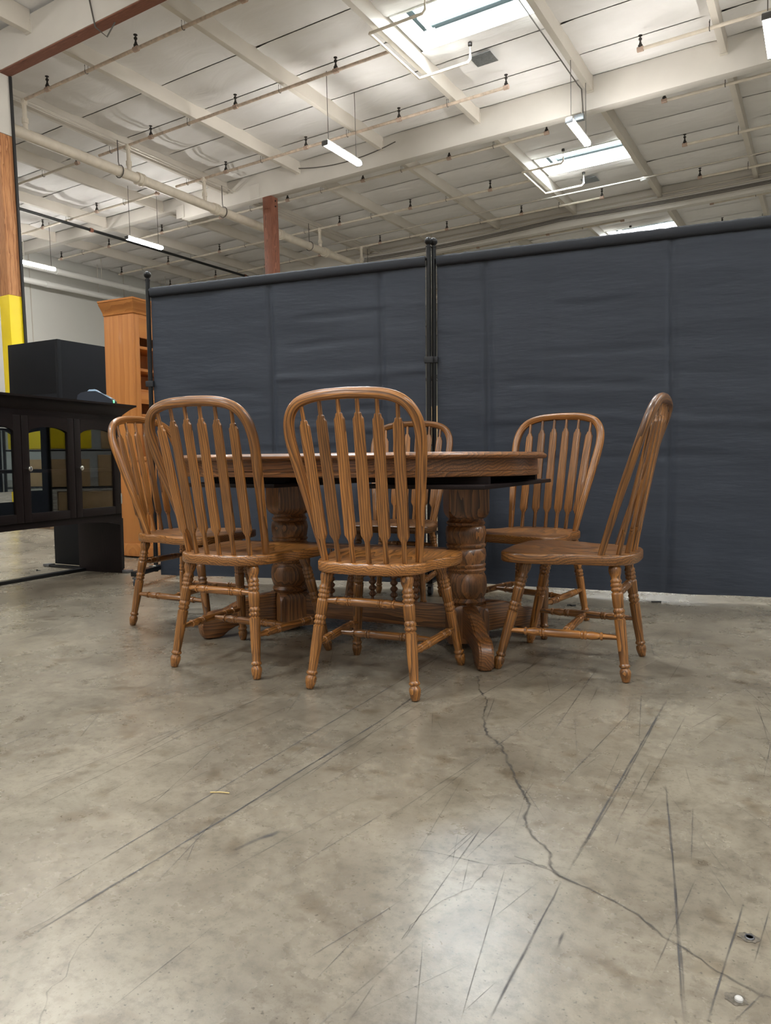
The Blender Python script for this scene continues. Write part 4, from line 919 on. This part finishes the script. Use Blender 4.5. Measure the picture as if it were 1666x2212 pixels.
# unseen storage added behind the screens to be reflected in the hutch glass
ws = thing('wire_shelf', 'unseen black wire shelving unit added behind the screens for the hutch reflection', 'shelf', T(-2.45, 5.3, .001) @ RZ(-38))
for x in (-.45, .45):
    for y in (-.2, .2): obj('post', MB().tube([(x, y, 0), (x, y, 1.6)], .013, 8), 'black_metal', ws)
SHZ = (.15, .5, .86, 1.4)
for z in SHZ:
    mb = MB(); 
    for y in (-.2, 0, .2): mb.tube([(-.45, y, z), (.45, y, z)], .006, 6)
    for k in range(19): mb.tube([(-.45+.05*k, -.2, z), (-.45+.05*k, .2, z)], .003, 5)
    obj('shelf', mb, 'black_metal', ws)
WSM = T(-2.45, 5.3, .001) @ RZ(-38)
for k, (x, z, d, rz, mat, lab) in enumerate([(-.22, .51, (.3, .25, .3), 4, 'card', 'tall cardboard box on the wire shelf'), (.2, .51, (.34, .3, .26), -6, 'card', 'wide cardboard box on the wire shelf'), (.2, .87, (.42, .3, .24), 2, 'yellow', 'bright yellow bin added on the wire shelf for a yellow reflection'), (-.24, .87, (.26, .26, .3), 8, 'card', 'upper cardboard box on the wire shelf beside the yellow bin'), (.0, .16, (.6, .3, .3), 0, 'card', 'long cardboard box on the lowest wire shelf')]):
    b = thing('storage_box', lab, 'box', WSM @ T(x, 0, z+.004) @ RZ(rz))
    obj('carton', MB().box((0, 0, d[2]/2), d, bev=.004), mat, b); obj('tape', MB().box((0, 0, d[2]+.0005), (d[0]+.001, .05, .001)), 'paper', b)

# ================================================================== SMALL THINGS ON THE FLOOR
sp = MB(); r = random.Random(4); vs = []
for j in range(5):
    for i in range(7): vs.append(((i-3)*.007+r.uniform(-.003, .003), (j-2)*.006+r.uniform(-.003, .003), .003+abs(r.gauss(0, .006))*(1-abs(i-3)/4)))
sp.add(vs, [(j*7+i, j*7+i+1, (j+1)*7+i+1, (j+1)*7+i) for j in range(4) for i in range(6)], vs)
o = tag(obj('foil_scrap', sp, 'scrap', None, T(-1.283, 2.325, 0) @ RZ(25), smooth=False), 'small crumpled grey foil scrap lying under the table', 'scrap')
tag(obj('straw_piece', MB().tube([(-.022, 0, .002), (0, .002, .0025), (.022, 0, .002)], .0012, 6), 'straw', None, T(-1.137, 1.166) @ RZ(25)), 'tan straw fragment lying on the concrete', 'straw')
tag(obj('strip_scrap', MB().box((0, 0, .004), (.05, .012, .006), bev=.002), 'plastic_dark', None, T(-.73, 3.9) @ RZ(30)), 'short black plastic strip on the floor before the screen', 'scrap')
tag(obj('clip_scrap', MB().sweep([(-.02, 0, .004), (-.008, .006, .004), (.004, -.004, .004), (.02, .006, .004)], [(-.003, -.003), (.003, -.003), (.003, .003), (-.003, .003)], up=Vector((0, 0, 1))), 'plastic_dark', None, T(-1.08, 3.6) @ RZ(10)), 'bent black clip on the floor behind the turned chair', 'scrap')
sw = MB(); m, l = align((0, 0, .004), (.03, .0, .0035)); sw.lathe([(0, .0075), (.003, .0075), (.004, .003), (l, .0015)], 8, m)
tag(obj('screw', sw, 'black_metal', None, T(-4.63, 3.05) @ RZ(20)), 'dark loose screw on the floor under the hutch', 'screw')
for k, (x, y) in enumerate(((-.0856, 1.058), (-.082, 1.209))):
    a = thing('floor_anchor', ['round bright bolt stub in a chipped patch of concrete', 'chipped anchor hole with a bright rim in the concrete'][k], 'anchor', T(x, y, .0003))
    pm = MB(); rr = random.Random(k+9); n = 22; vs = [(0, 0, .0012)]+[(math.cos(2*math.pi*i/n)*.015*rr.uniform(.8, 1.2), math.sin(2*math.pi*i/n)*.012*rr.uniform(.8, 1.2), .0004) for i in range(n)]
    pm.add(vs, [(0, 1+i, 1+(i+1) % n) for i in range(n)], vs)
    obj('chipped_patch', pm, 'dirt', a)
    if k == 0: obj('bolt', MB().lathe([(0, .0055), (.003, .0055), (.0045, .004), (.005, .001)], 14, T(.004, -.002, .001)), 'bolt', a)
    else: obj('bolt', MB().lathe([(.0008, .0075), (.0025, .0065), (.0025, .0055), (.0008, .005)], 14, T(.001, 0, .0005)), 'grey_metal', a)
bpy.context.view_layer.update()
